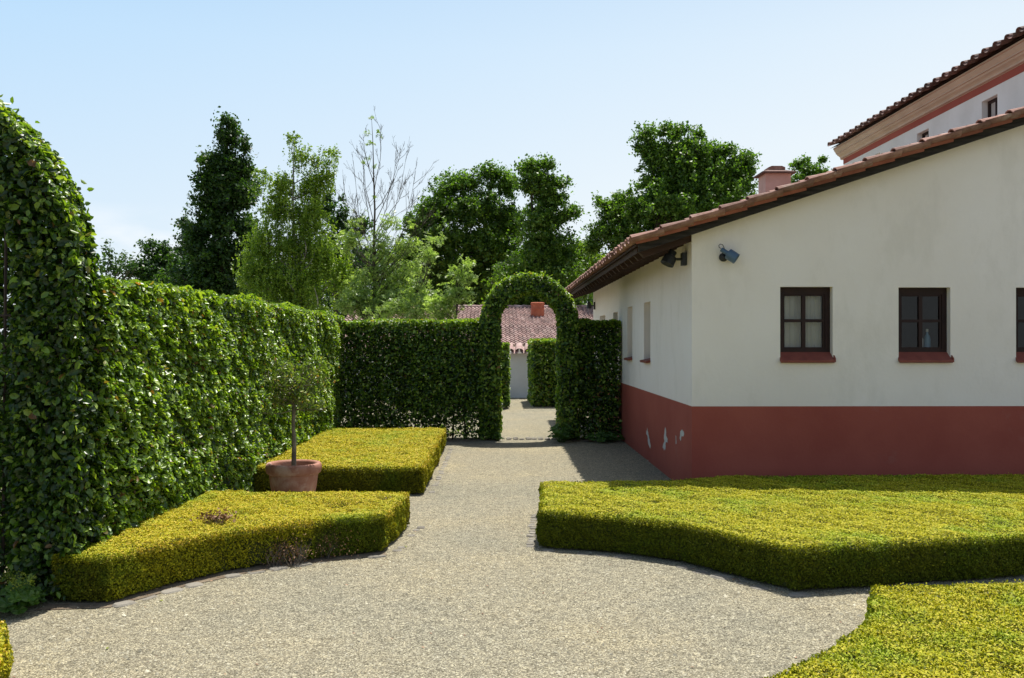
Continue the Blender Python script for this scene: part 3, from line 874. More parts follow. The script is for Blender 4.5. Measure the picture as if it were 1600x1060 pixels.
for q, f_ in ends:
    m_ = 6
    ts = RNG.random(m_)[:, None]
    p = np.array(q)[None] * (1 - ts) + np.array(f_)[None] * ts + RNG.normal(size=(m_, 3)) * .020
    L.add(p, unit(rvec(m_) + np.array([0, 0, .5])), rvec(m_) + np.array([0, 0, .3]), RNG.uniform(.028, .052, m_))
b.build('trunk', M['bark_pale'], tt)
L.build('crown', M['myrtle'], tt, width=.42)

# ------------------------------------------------------------------ houses
XW, YG = 2.06, 9.90            # side wall and gable wall of the white house
MS = .332                      # roof slope
XE = 1.385
zt = lambda x: 2.77 + MS * (x - XE)     # top of the tiles
YB = 20.3
ZD = .957


def wall_grid(mb, O, U, V, us, vs, holes, depth, top=None):
    """wall face on the plane O + u*U + v*V; holes (u0,u1,v0,v1) get reveals pushed in by depth along `depth` vector"""
    O, U, V, Dp = Vector(O), Vector(U), Vector(V), Vector(depth)
    us = sorted(set([us[0], us[1]] + [h[0] for h in holes] + [h[1] for h in holes]))
    vv = sorted(set([vs[0], vs[1]] + [h[2] for h in holes] + [h[3] for h in holes]))
    def pt(u, v): return O + U * u + V * v
    for i in range(len(us) - 1):
        for j in range(len(vv) - 1):
            a, b_, c, d = us[i], us[i + 1], vv[j], vv[j + 1]
            if any(a >= h[0] - 1e-6 and b_ <= h[1] + 1e-6 and c >= h[2] - 1e-6 and d <= h[3] + 1e-6 for h in holes): continue
            if top and j == len(vv) - 2: vs4 = [pt(a, c), pt(b_, c), pt(b_, top(b_)), pt(a, top(a))]
            else: vs4 = [pt(a, c), pt(b_, c), pt(b_, d), pt(a, d)]
            mb.add(vs4, [(0, 1, 2, 3)], .5)
    for (a, b_, c, d) in holes:
        q = [pt(a, c), pt(b_, c), pt(b_, d), pt(a, d)]
        for k in range(4):
            mb.add([q[k], q[(k + 1) % 4], q[(k + 1) % 4] + Dp, q[k] + Dp], [(0, 1, 2, 3)], .5)


house = empty('white_house', (5.4, 15, 0), 'low white house with a dark red painted base and brown wooden eaves', 'house')
TW = .13
gable_wins = [(3.01, 3.575, 1.515, 2.237), (4.285, 4.845, 1.515, 2.232), (5.555, 6.12, 1.515, 2.232), (6.83, 7.39, 1.515, 2.232)]
side_wins = [(12.62, 13.18, 1.43, 2.20), (14.33, 14.88, 1.43, 2.20), (16.1, 16.75, 1.43, 2.17), (18.0, 19.0, 1.30, 2.17)]
w = MB()
wall_grid(w, (0, YG, 0), (1, 0, 0), (0, 0, 1), (XW, 8.70), (ZD, 2.60), [(a, b, c - .08, e) for a, b, c, e in gable_wins], (0, TW + .05, 0), top=lambda x: zt(x) - .10)
wall_grid(w, (XW, 0, 0), (0, 1, 0), (0, 0, 1), (YG, YB), (ZD, zt(XW) - .10), [(a, b, c - .07, e) for a, b, c, e in side_wins], (.26, 0, 0))
w.add([(XW, YB, ZD), (8.7, YB, ZD), (8.7, YB, zt(8.7) - .1), (XW, YB, zt(XW) - .1)], [(0, 1, 2, 3)])
# inner shell so that the rooms behind the glass are rooms
link('wall', w.mesh('wall', fix=False), M['wall'], house)
d = MB()
d.add([(XW, YG, -.02), (8.70, YG, -.02), (8.70, YG, ZD), (XW, YG, ZD)], [(0, 1, 2, 3)])
d.add([(XW, YG, -.02), (XW, YB, -.02), (XW, YB, ZD), (XW, YG, ZD)], [(0, 1, 2, 3)])
d.add([(XW, YB, -.02), (8.7, YB, -.02), (8.7, YB, ZD), (XW, YB, ZD)], [(0, 1, 2, 3)])
link('painted_base', d.mesh('painted_base', fix=False), M['dado'], house)
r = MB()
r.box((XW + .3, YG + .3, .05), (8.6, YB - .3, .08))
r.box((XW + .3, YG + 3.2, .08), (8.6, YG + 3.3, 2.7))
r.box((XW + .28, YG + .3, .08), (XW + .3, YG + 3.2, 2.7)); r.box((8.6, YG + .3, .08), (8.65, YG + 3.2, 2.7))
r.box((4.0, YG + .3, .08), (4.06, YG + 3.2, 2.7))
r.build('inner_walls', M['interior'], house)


def casement(parent, x0, x1, z0, z1, curtain):
    """2 x 2 pane timber window set into the gable wall; the part carries its panes and sill"""
    yf = YG + TW
    f = MB(); T = .052
    f.box((x0, yf - .05, z0), (x0 + T, yf, z1)); f.box((x1 - T, yf - .05, z0), (x1, yf, z1))
    f.box((x0 + T, yf - .05, z1 - T - .02), (x1 - T, yf, z1)); f.box((x0 + T, yf - .05, z0), (x1 - T, yf, z0 + T))
    o = f.build('window', M['frame'], parent)
    s = MB()
    xm = (x0 + x1) / 2; zm = (z0 + z1) / 2
    i0, i1, k0, k1 = x0 + T, x1 - T, z0 + T, z1 - T - .02
    e = .022
    s.box((i0, yf - .038, k0), (i0 + e, yf - .008, k1)); s.box((i1 - e, yf - .038, k0), (i1, yf - .008, k1))
    s.box((i0 + e, yf - .038, k1 - e), (i1 - e, yf - .008, k1)); s.box((i0 + e, yf - .038, k0), (i1 - e, yf - .008, k0 + e))
    s.box((xm - .02, yf - .04, k0 + e), (xm + .02, yf - .006, k1 - e))
    s.box((i0 + e, yf - .038, zm - .016), (xm - .02, yf - .008, zm + .016)); s.box((xm + .02, yf - .038, zm - .016), (i1 - e, yf - .008, zm + .016))
    s.build('sash', M['frame'], o)
    g = MB(); g.add([(i0, yf - .02, k0), (i1, yf - .02, k0), (i1, yf - .02, k1), (i0, yf - .02, k1)], [(0, 1, 2, 3)])
    g.build('pane', M['glass'], o, fix=False)
    sl = MB()
    sl.prism([(x0 - .005, yf - .05, z0 + .022), (x0 - .005, yf - .05, z0 - .012), (x0 - .005, YG - .035, z0 - .092), (x0 - .005, YG - .045, z0 - .085), (x0 - .005, YG - .045, z0 - .066)], (x1 - x0 + .012, 0, 0))
    sl.prism([(x1 + .007, YG + .04, z0 + .02), (x1 + .007, YG - .045, z0 - .045), (x1 + .007, YG - .045, z0 - .085), (x1 + .007, YG - .002, z0 - .085), (x1 + .007, YG - .002, z0 - .03)], (.012, 0, 0))
    sl.build('sill', M['sill'], o)
    if curtain:
        c = MB()
        nn = 60
        vs = []
        for i in range(nn + 1):
            x = i0 - .03 + (i1 - i0 + .06) * i / nn
            y = yf + .05 + .018 * math.sin(i * .55) + .008 * math.sin(i * 1.7 + 1)
            vs += [(x, y, z0 - .02), (x, y + .004, z1 + .05)]
        c.add(vs, [(2 * i, 2 * i + 2, 2 * i + 3, 2 * i + 1) for i in range(nn)])
        c.build('curtain', M['curtain'], o, smooth=True, fix=False)
    return o


for i, (a, b_, c, e) in enumerate(gable_wins):
    casement(house, a, b_, c, e, i == 0)
for (a, b_, c, e) in side_wins:
    f = MB(); xf = XW + .26; T = .05
    f.box((xf - .05, a, c), (xf, a + T, e)); f.box((xf - .05, b_ - T, c), (xf, b_, e)); f.box((xf - .05, a + T, e - T), (xf, b_ - T, e)); f.box((xf - .05, a + T, c), (xf, b_ - T, c + T))
    o = f.build('window', M['frame'], house)
    g = MB(); g.add([(xf - .02, a + T, c + T), (xf - .02, b_ - T, c + T), (xf - .02, b_ - T, e - T), (xf - .02, a + T, e - T)], [(0, 1, 2, 3)])
    g.build('pane', M['glass'], o, fix=False)
    s = MB()
    s.prism([(XW + .2, a - .005, c + .01), (XW + .2, a - .005, c - .02), (XW - .05, a - .005, c - .075), (XW - .06, a - .005, c - .068), (XW - .06, a - .005, c - .045)], (0, b_ - a + .01, 0))
    s.build('sill', M['sill'], o)


def chip(cx, cy, pts, sx=.035, sz=.11):
    """flaked-off paint on the side wall: plaster shows"""
    Y = XW * F / (cx - VX); z = CH - (cy - VY) * Y / F
    m = MB()
    q = []
    for i_ in range(len(pts)):
        a_, b_ = pts[i_], pts[(i_ + 1) % len(pts)]
        for t_ in (0, .33, .66):
            q.append((a_[0] + (b_[0] - a_[0]) * t_ + random.uniform(-.11, .11), a_[1] + (b_[1] - a_[1]) * t_ + random.uniform(-.05, .05)))
    pts = q
    n = len(pts)
    mu_ = MB(); mu_.add([(XW - .0009, Y + p[0] * sx * 2.5 + .004, z + p[1] * sz * 1.1) for p in pts], [tuple(range(n))])
    mu_.build('paint_flake', M['flake_edge'], house, fix=False)
    vs = [(XW - .0018, Y + p[0] * sx * 2.2, z + p[1] * sz) for p in pts]
    m.add(vs, [tuple(range(n))])
    m.build('paint_flake', M['chip'], house, fix=False)


chip(1014, 685, [(.6, 1), (.9, .3), (.35, .1), (.2, -.5), (-.6, -1), (-.8, -.6), (-.4, -.1), (-.1, .2), (.2, .6)], .095, .13)
chip(1040, 687, [(.1, 1), (-.2, .9), (-.3, .3), (-.7, .2), (-.7, -.1), (-.2, -.3), (-.1, -.8), (.4, -1), (.7, -.8), (.3, -.2), (.4, .3)], .10, .14)
chip(1057, 688, [(.3, 1), (-.3, .8), (-.4, -.8), (.2, -1)], .03, .05)
chip(1066, 681, [(-.1, 1), (-.8, .7), (-.7, 0), (.0, -.1), (.4, -1), (.6, -.6), (.5, .6)], .075, .065)
chip(1013, 720, [(.5, .5), (-.5, .4), (-.4, -.5), (.4, -.4)], .02, .012)


def barrel_roof(mb, O, U, V, Wn, nu, nv, pu, pv, ro, seed=1, pans=True):
    """cover-and-pan clay tiles. O eave corner, U along the eave, V up the slope, Wn normal"""
    rn = random.Random(seed)
    O, U, V, Wn = Vector(O), Vector(U), Vector(V), Vector(Wn)
    S = 6
    for i in range(nu):
        for j in range(nv):
            for kind in ((0, 1) if pans else (0,)):
                cu = (i + (0.5 if kind == 0 else 0.0)) * pu
                r0 = ro * (1.06 if kind == 0 else .98); r1 = ro * (.86 if kind == 0 else 1.05)
                v0 = j * pv - (.0 if kind == 0 else .06) + rn.uniform(-.012, .012); v1 = v0 + pv + .05
                h0, h1 = .032, .004
                jit = rn.uniform(-.008, .008)
                vs = []
                for (vv, rr, hh) in ((v0, r0, h0), (v1, r1, h1)):
                    for (rad, _) in ((rr, 0), (rr - .014, 1)):
                        for k in range(S + 1):
                            a = math.pi * k / S
                            du = -rad * math.cos(a); dw = rad * math.sin(a) * .85
                            if kind == 0: w_ = hh + dw + .01
                            else: w_ = hh * .7 + .055 - dw * .75
                            vs.append(O + U * (cu + du + jit) + V * vv + Wn * w_)
                n1 = S + 1
                fs = []
                for k in range(S):
                    fs.append((k, k + 1, 2 * n1 + k + 1, 2 * n1 + k))
                    fs.append((n1 + k + 1, n1 + k, 3 * n1 + k, 3 * n1 + k + 1))
                    fs.append((k + 1, k, n1 + k, n1 + k + 1))
                fs.append((0, 2 * n1, 3 * n1, n1)); fs.append((S, n1 + S, 3 * n1 + S, 2 * n1 + S))
                mb.add(vs, fs, rn.random())


ang = math.atan(MS)
Vs = Vector((math.cos(ang), 0, math.sin(ang))); Wn = Vector((-math.sin(ang), 0, math.cos(ang)))
base = Vector((XE, 0, zt(XE))) - Wn * .115
rf = MB()
nu = 42; pu = .26
y_first = YG - .27
barrel_roof(rf, base + Vector((0, y_first, 0)), (0, 1, 0), Vs, Wn, nu, 24, pu, .325, .088)
roof = rf.build('roof', M['tile'], house)
# second, lower course of red tiles showing along the gable edge
r2 = MB()
rn = random.Random(5)
for j in range(24):
    v0 = j * .325 - .12; v1 = v0 + .36
    vs = []
    for (vv, h) in ((v0, .012), (v1, -.012)):
        for (du, dw) in ((-.05, .0), (-.065, .03), (-.05, .052), (.04, .06), (.04, .045), (-.04, .035), (-.05, .02), (-.035, .0)):
            vs.append(base + Vector((0, y_first, 0)) + Vector((0, du + .03, 0)) + Vs * max(vv, 0) + Wn * (dw - .012 + h))
    r2.add(vs, [(k, (k + 1) % 8, 8 + (k + 1) % 8, 8 + k) for k in range(8)] + [tuple(range(7, -1, -1)), tuple(range(8, 16))], rn.random())
r2.build('verge_tiles', M['tile_red'], roof)
# boarding under the tiles, barge board, rafters
dk = MB()
def slope_slab(mb, x0, x1, y0, y1, top_off, thick):
    a = [(x0, y0, zt(x0) - top_off), (x1, y0, zt(x1) - top_off), (x1, y0, zt(x1) - top_off - thick), (x0, y0, zt(x0) - top_off - thick)]
    mb.prism(a, (0, y1 - y0, 0))
slope_slab(dk, 1.44, 8.74, YG - .16, YB + .2, .112, .022)
dk.build('boarding', M['wood'], roof)
bg = MB()
slope_slab(bg, 1.46, 8.74, YG - .20, YG - .165, .125, .085)
slope_slab(bg, 1.62, 8.74, YG - .163, YG - .004, .136, .055)
bg.build('barge_board', M['wood_grey'], roof)
n_r = 26
for k in range(n_r):
    y = YG + .02 + k * .40
    m = MB()
    x0, x1 = 1.50, XW - .003
    o1 = .137; hgt = .135
    m.prism([(x1, y, zt(x1) - o1), (x0, y, zt(x0) - o1), (x0, y, zt(x0) - o1 - .06), (x0 + .05, y, zt(x0 + .05) - o1 - hgt), (x1, y, zt(x1) - o1 - hgt)], (0, .07 if k else .09, 0))
    m.build('rafter', M['wood'], roof)
m = MB()
m.prism([(1.50, YG + .02, zt(1.50) - .139), (1.475, YG + .02, zt(1.475) - .139), (1.475, YG + .02, zt(1.475) - .20), (1.50, YG + .02, zt(1.50) - .20)], (0, YB - YG, 0))
m.prism([(1.80, YG + .1, zt(1.80) - .139), (1.77, YG + .1, zt(1.77) - .139), (1.77, YG + .1, zt(1.77) - .165), (1.80, YG + .1, zt(1.80) - .165)], (0, YB - YG - .1, 0))
m.build('eave_board', M['wood'], roof)

# pink chimney on the low roof
def chimney(parent, x0, y0, wd, z0, zb, mat_body):
    m = MB(); m.box((x0, y0, z0), (x0 + wd, y0 + wd, zb))
    c = m.build('chimney', mat_body, parent)
    m = MB(); e = .075
    m.box((x0 - e, y0 - e, zb), (x0 + wd + e, y0 + wd + e, zb + .028), r=.2)
    vs = [(x0 - e, y0 - e, zb + .028), (x0 + wd + e, y0 - e, zb + .028), (x0 + wd + e, y0 + wd + e, zb + .028), (x0 - e, y0 + wd + e, zb + .028)]
    q = .09
    vs += [(x0 + q, y0 + q, zb + .085), (x0 + wd - q, y0 + q, zb + .085), (x0 + wd - q, y0 + wd - q, zb + .085), (x0 + q, y0 + wd - q, zb + .085)]
    m.add(vs, [(0, 1, 5, 4), (1, 2, 6, 5), (2, 3, 7, 6), (3, 0, 4, 7), (4, 5, 6, 7)])
    m.build('cap', M['tile_dark'], c)
    m = MB(); m.box((x0 + q - .01, y0 + q - .01, zb + .086), (x0 + wd - q + .01, y0 + wd - q + .01, zb + .13)); m.prism([(x0 + q - .01, y0 + q - .01, zb + .13), (x0 + wd - q + .01, y0 + q - .01, zb + .13), (x0 + wd - q - .05, y0 + q - .01, zb + .155), (x0 + q + .05, y0 + q - .01, zb + .155)], (0, wd - 2 * q + .02, 0))
    m.build('top_tile', M['tile'], c)


chimney(roof, 4.90, 17.0, .47, zt(4.9) - .2, 1.65 + 264 * 17 / F, M['pink'])

# wall lamps
lamp = empty('wall_spotlight', (0, 0, 0), 'blue-grey spotlight on the gable wall of the white house, near its corner', 'spotlight')
c0 = P(1131, 402, YG)
lamp.location = c0
m = MB(); m.lathe([(0, 0), (.045, 0), (.048, .02), (.03, .045), (.012, .05), (.012, .09)], (0, 0, 0), 20)
me = m.mesh('base'); me.transform(Matrix.Rotation(math.radians(90), 4, 'X')); me.transform(Matrix.Translation(c0))
smooth_angle(link('mount', me, M['lamp_dark'], lamp))
ctr = c0 + Vector((.0, -.10, .02))
axis = Vector((.74, -.28, -.54)).normalized()
rot = axis.to_track_quat('Z', 'Y').to_matrix().to_4x4()
m = MB(); m.lathe([(0, -.15), (.030, -.148), (.034, -.14), (.034, -.05), (.040, -.035), (.078, -.03), (.082, -.022), (.082, .115), (.084, .12), (.078, .12), (.074, .10), (.05, .03), (0, .02)], (0, 0, 0), 32)
me = m.mesh('head'); me.transform(Matrix.Scale(.72, 4)); me.transform(rot); me.transform(Matrix.Translation(ctr + Vector((.045, 0, .0))))
smooth_angle(link('lamp_head', me, M['lamp_blue'], lamp))
m = MB()
hb = ctr + Vector((.045, 0, 0)) - axis * .11
m.tube([hb + Vector(q) * .62 for q in ((.0, 0, .01), (-.03, 0, .03), (-.035, 0, .065), (-.01, .0, .085), (.03, .0, .075), (.06, .03, .03), (.075, .05, .0))], .004, 8)
m.build('cable', M['lamp_dark'], lamp, smooth=True)

lamp2 = empty('wall_spotlight', (0, 0, 0), 'dark spotlight under the wooden eaves on the side wall of the white house', 'spotlight')
c1 = P(1070, 405, 10.2); c1.x = XW
lamp2.location = c1
m = MB(); m.box((XW - .05, c1.y - .06, c1.z - .07), (XW - .002, c1.y + .06, c1.z + .07)); m.tube([(XW - .04, c1.y, c1.z), (XW - .14, c1.y, c1.z)], .014, 8)
m.build('mount', M['lamp_dark'], lamp2)
ax2 = Vector((-.45, -.15, -.88)).normalized()
m = MB(); m.lathe([(0, -.13), (.05, -.128), (.055, -.12), (.055, -.06), (.085, -.045), (.09, -.03), (.095, .08), (.09, .08), (.085, .07), (0, .02)], (0, 0, 0), 28)
me = m.mesh('head'); me.transform(Matrix.Scale(.8, 4)); me.transform(ax2.to_track_quat('Z', 'Y').to_matrix().to_4x4()); me.transform(Matrix.Translation(c1 + Vector((-.185, 0, .0))))
smooth_angle(link('lamp_head', me, M['lamp_dark'], lamp2))
lamp3 = empty('wall_lamp', (XW, 19.9, 2.5), 'tiny dark lamp at the far end of the side wall under the eaves', 'lamp')
m = MB(); m.tube([(XW, 19.9, 2.42), (XW - .12, 19.9, 2.42)], .015, 8); m.box((XW - .03, 19.85, 2.34), (XW - .002, 19.95, 2.5))
m.build('mount', M['lamp_dark'], lamp3)
m = MB(); m.lathe([(0, .16), (.03, .15), (.05, .05), (.055, 0), (0, 0)], (XW - .13, 19.9, 2.36), 16)
smooth_angle(m.build('lamp_head', M['lamp_dark'], lamp3))

# bottles behind the second window
bt = empty('plastic_bottle', (4.705, YG + .24, 1.545), 'blue plastic bottle standing behind the glass of the second gable window', 'bottle')
m = MB(); m.lathe([(0, 0), (.032, 0), (.035, .01), (.035, .13), (.03, .16), (.012, .19), (.012, .21), (0, .21)], (4.705, YG + .24, 1.545), 20)
smooth_angle(m.build('bottle_body', M['bottle'], bt))
m = MB(); m.lathe([(0, 0), (.014, 0), (.014, .03), (0, .032)], (4.705, YG + .24, 1.757), 14); m.build('bottle_cap', M['jar_white'], bt)
bt = MB(); bt.lathe([(0, 0), (.018, 0), (.018, .13), (.008, .15), (.008, .17), (0, .17)], (4.635, YG + .22, 1.545), 14)
tag(smooth_angle(bt.build('slim_bottle', M['jar_white'])), 'slim white bottle beside the blue bottle behind the second gable window', 'bottle')
bt = MB(); bt.box((4.15, YG + .19, 1.50), (5.0, YG + .33, 1.543)); bt.build('inner_sill', M['interior'], house)

# ---- taller building behind
tall = empty('tall_house', (12, 17, 0), 'taller pale building with a moulded cornice and red stripe, behind the white house', 'house')
XT = 8.75; Y0T, Y1T = 10.6, 23.45
w = MB()
tw = [(16.17, 16.70, 5.42, 6.0), (18.78, 19.31, 5.42, 6.0), (21.2, 21.73, 5.42, 6.0), (13.56, 14.09, 5.42, 6.0)]
wall_grid(w, (XT, 0, 0), (0, 1, 0), (0, 0, 1), (Y0T, Y1T), (0, 6.155), tw, (.15, 0, 0))
w.add([(XT, Y1T, 0), (17, Y1T, 0), (17, Y1T, 6.6), (12.9, Y1T, 8.2), (XT, Y1T, 6.6)], [(0, 1, 2, 3, 4)])
w.add([(XT, Y0T, 0), (17, Y0T, 0), (17, Y0T, 6.6), (12.9, Y0T, 8.2), (XT, Y0T, 6.6)], [(0, 1, 2, 3, 4)])
w.add([(17, Y0T, 0), (17, Y1T, 0), (17, Y1T, 6.6), (17, Y0T, 6.6)], [(0, 1, 2, 3)])
link('wall', w.mesh('wall', fix=False), M['wall_far'], tall)
m = MB(); m.box((XT - .006, Y0T - .006, 6.155), (XT + .2, Y1T + .006, 6.29)); m.build('red_stripe', M['dado'], tall)
prof = [(XT + .1, 6.29), (XT - .01, 6.29), (XT - .02, 6.315), (XT - .035, 6.32), (XT - .04, 6.35), (XT - .065, 6.375), (XT - .11, 6.40), (XT - .125, 6.43), (XT - .15, 6.435), (XT - .15, 6.46), (XT - .175, 6.49), (XT - .195, 6.52), (XT - .20, 6.55), (XT - .215, 6.555), (XT - .215, 6.585), (XT + .1, 6.62)]
m = MB(); m.prism([(x, Y0T - .2, z) for x, z in prof], (0, Y1T - Y0T + .34, 0)); m.build('cornice', M['cornice'], tall)
m = MB()
for (x, z, h) in ((XT - .019, 6.300, .012), (XT - .128, 6.4315, .008), (XT - .198, 6.548, .010)):
    m.box((x - .012, Y0T - .21, z), (x + .01, Y1T + .145, z + h))
m.build('cornice_lines', M['cornice_pink'], tall)
for (a, b_, c, e) in tw:
    f = MB(); xf = XT + .15; T = .05
    f.box((xf - .04, a, c), (xf, a + T, e)); f.box((xf - .04, b_ - T, c), (xf, b_, e)); f.box((xf - .04, a + T, e - T), (xf, b_ - T, e)); f.box((xf - .04, a + T, c), (xf, b_ - T, c + T))
    f.box((xf - .035, (a + b_) / 2 - .02, c + T), (xf - .005, (a + b_) / 2 + .02, e - T))
    o = f.build('window', M['frame'], tall)
    g = MB(); g.add([(xf - .02, a + T, c + T), (xf - .02, b_ - T, c + T), (xf - .02, b_ - T, e - T), (xf - .02, a + T, e - T)], [(0, 1, 2, 3)])
    g.build('pane', M['glass'], o, fix=False)
st_ = .35; an = math.atan(st_)
Vt = Vector((math.cos(an), 0, math.sin(an))); Wt = Vector((-math.sin(an), 0, math.cos(an)))
m = MB(); barrel_roof(m, (XT - .36, Y0T - .3, 6.585), (0, 1, 0), Vt, Wt, 37, 13, .36, .36, .10, seed=3)
rt = m.build('roof', M['tile_dark'], tall)
m = MB()
a = Vector((XT - .26, Y0T - .25, 6.60)); b_ = a + Vt * 4.6
c_ = Vector((17.3, a.y, 6.60))
m.add([a, b_, b_ + Vector((0, Y1T - Y0T + .5, 0)), a + Vector((0, Y1T - Y0T + .5, 0))], [(0, 1, 2, 3)])
m.add([c_, b_, b_ + Vector((0, Y1T - Y0T + .5, 0)), c_ + Vector((0, Y1T - Y0T + .5, 0))], [(0, 1, 2, 3)])
m.build('boarding', M['wood'], rt, fix=False)

# ---- garden wall and low house beyond the archway
gw = empty('garden_wall', (0, 27.4, 0), 'pale rendered garden wall capped with clay tiles, seen through the archway', 'wall')
m = MB(); m.box((-9, 27.25, -.02), (9, 27.55, 1.31)); m.build('wall_face', M['wall_far'], gw)
m = MB(); barrel_roof(m, (-9, 27.08, 1.32), (1, 0, 0), Vector((0, .88, .475)), Vector((0, -.475, .88)), 66, 1, .27, .40, .118, seed=8)
m.build('coping_tiles', M['tile_far'], gw)
lowh = empty('low_house', (-2, 42, 0), 'long low house with a rose tiled roof and round brick chimney, beyond the archway', 'house')
HX0, HX1, HY0, HY1, HZ0 = -6.9, 7.5, 37.4, 44.0, 1.52
HZ1 = CH + 54 * HY1 / F
m = MB(); m.box((HX0 + .3, HY0 + .35, -.02), (HX1 - .3, 50.3, HZ0 - .03)); m.build('wall', M['wall_far'], lowh)
sl = (HZ1 - HZ0) / (HY1 - HY0); an2 = math.atan(sl)
Vh = Vector((0, math.cos(an2), math.sin(an2))); Wh = Vector((0, -math.sin(an2), math.cos(an2)))
# S-shaped pantiles: one wavy stepped sheet
pu2, pv2 = .175, .335
nU = int((HX1 - HX0) / pu2); nV = int(math.hypot(HY1 - HY0, HZ1 - HZ0) / pv2)
rr = random.Random(2)
m = MB(); S = 8
for j in range(nV):
    off = rr.uniform(-.02, .02)
    for i in range(nU):
        vs = []
        jj = rr.uniform(-.012, .012)
        for (vv, h) in ((j * pv2 + jj, .050), ((j + 1) * pv2 + .03, .0)):
            for k in range(S + 1):
                tt_ = k / S
                wv = .030 * math.sin(tt_ * 2 * math.pi) + .012 * math.sin(tt_ * 4 * math.pi)
                p = Vector((HX0, HY0, HZ0)) + Vector((1, 0, 0)) * ((i + tt_) * pu2 + off) + Vh * vv + Wh * (wv + h)
                vs.append(p)
        for k in range(S + 1):      # front lip
            vs.append(vs[k] - Wh * .05)
        n1 = S + 1
        m.add(vs, [(k, k + 1, n1 + k + 1, n1 + k) for k in range(S)] + [(2 * n1 + k, 2 * n1 + k + 1, k + 1, k) for k in range(S)], rr.random())
rfh = link('roof', m.mesh('roof', fix=False), M['tile_far'], lowh)
m = MB(); nR = int((HX1 - HX0) / .4)
for i in range(nR):
    x = HX0 + i * .4
    m.tube([(x, HY1, HZ1 + .02), (x + .42, HY1, HZ1)], [.095, .08], 10, r=rr.random())
m.build('ridge_tiles', M['tile_far'], rfh)
m = MB(); m.add([(HX0, HY1, HZ1), (HX1, HY1, HZ1), (HX1, 50.6, HZ0), (HX0, 50.6, HZ0)], [(0, 1, 2, 3)])
m.add([(HX0 + .1, HY0 + .1, HZ0 - .02), (HX1 - .1, HY0 + .1, HZ0 - .02), (HX1 - .1, HY1, HZ1 - .06), (HX0 + .1, HY1, HZ1 - .06)], [(0, 1, 2, 3)])
m.build('rear_slope', M['tile_red'], rfh, fix=False)
cc = P(840, 492, 42.3)
m = MB(); m.lathe([(.31, -.6), (.30, .40), (.315, .41), (.32, .49), (.27, .51), (.24, .51), (.22, .3), (0, .3)], (cc.x, 42.3, cc.z + .05), 24)
ch = smooth_angle(m.build('chimney', M['brick'], rfh))
m = MB(); m.lathe([(.305, .0), (.335, .02), (.305, .05)], (cc.x, 42.3, cc.z + .25), 24); m.build('brick_band', M['brick'], ch)

# ------------------------------------------------------------------ trees
def limb(mb, a, b, r0, r1, bend=.12, n=5, sides=6):
    a, b = Vector(a), Vector(b)
    L_ = (b - a).length
    j = Vector((random.gauss(0, 1), random.gauss(0, 1), random.gauss(0, .4))) * bend * L_
    pts = []
    for i in range(n + 1):
        t = i / n
        p = a.lerp(b, t) + j * (4 * t * (1 - t)) * .5 + Vector((0, 0, -.08 * L_ * math.sin(math.pi * t)))
        pts.append(p)
    mb.tube(pts, [r0 + (r1 - r0) * i / n for i in range(n + 1)], sides, caps=False)
    return pts


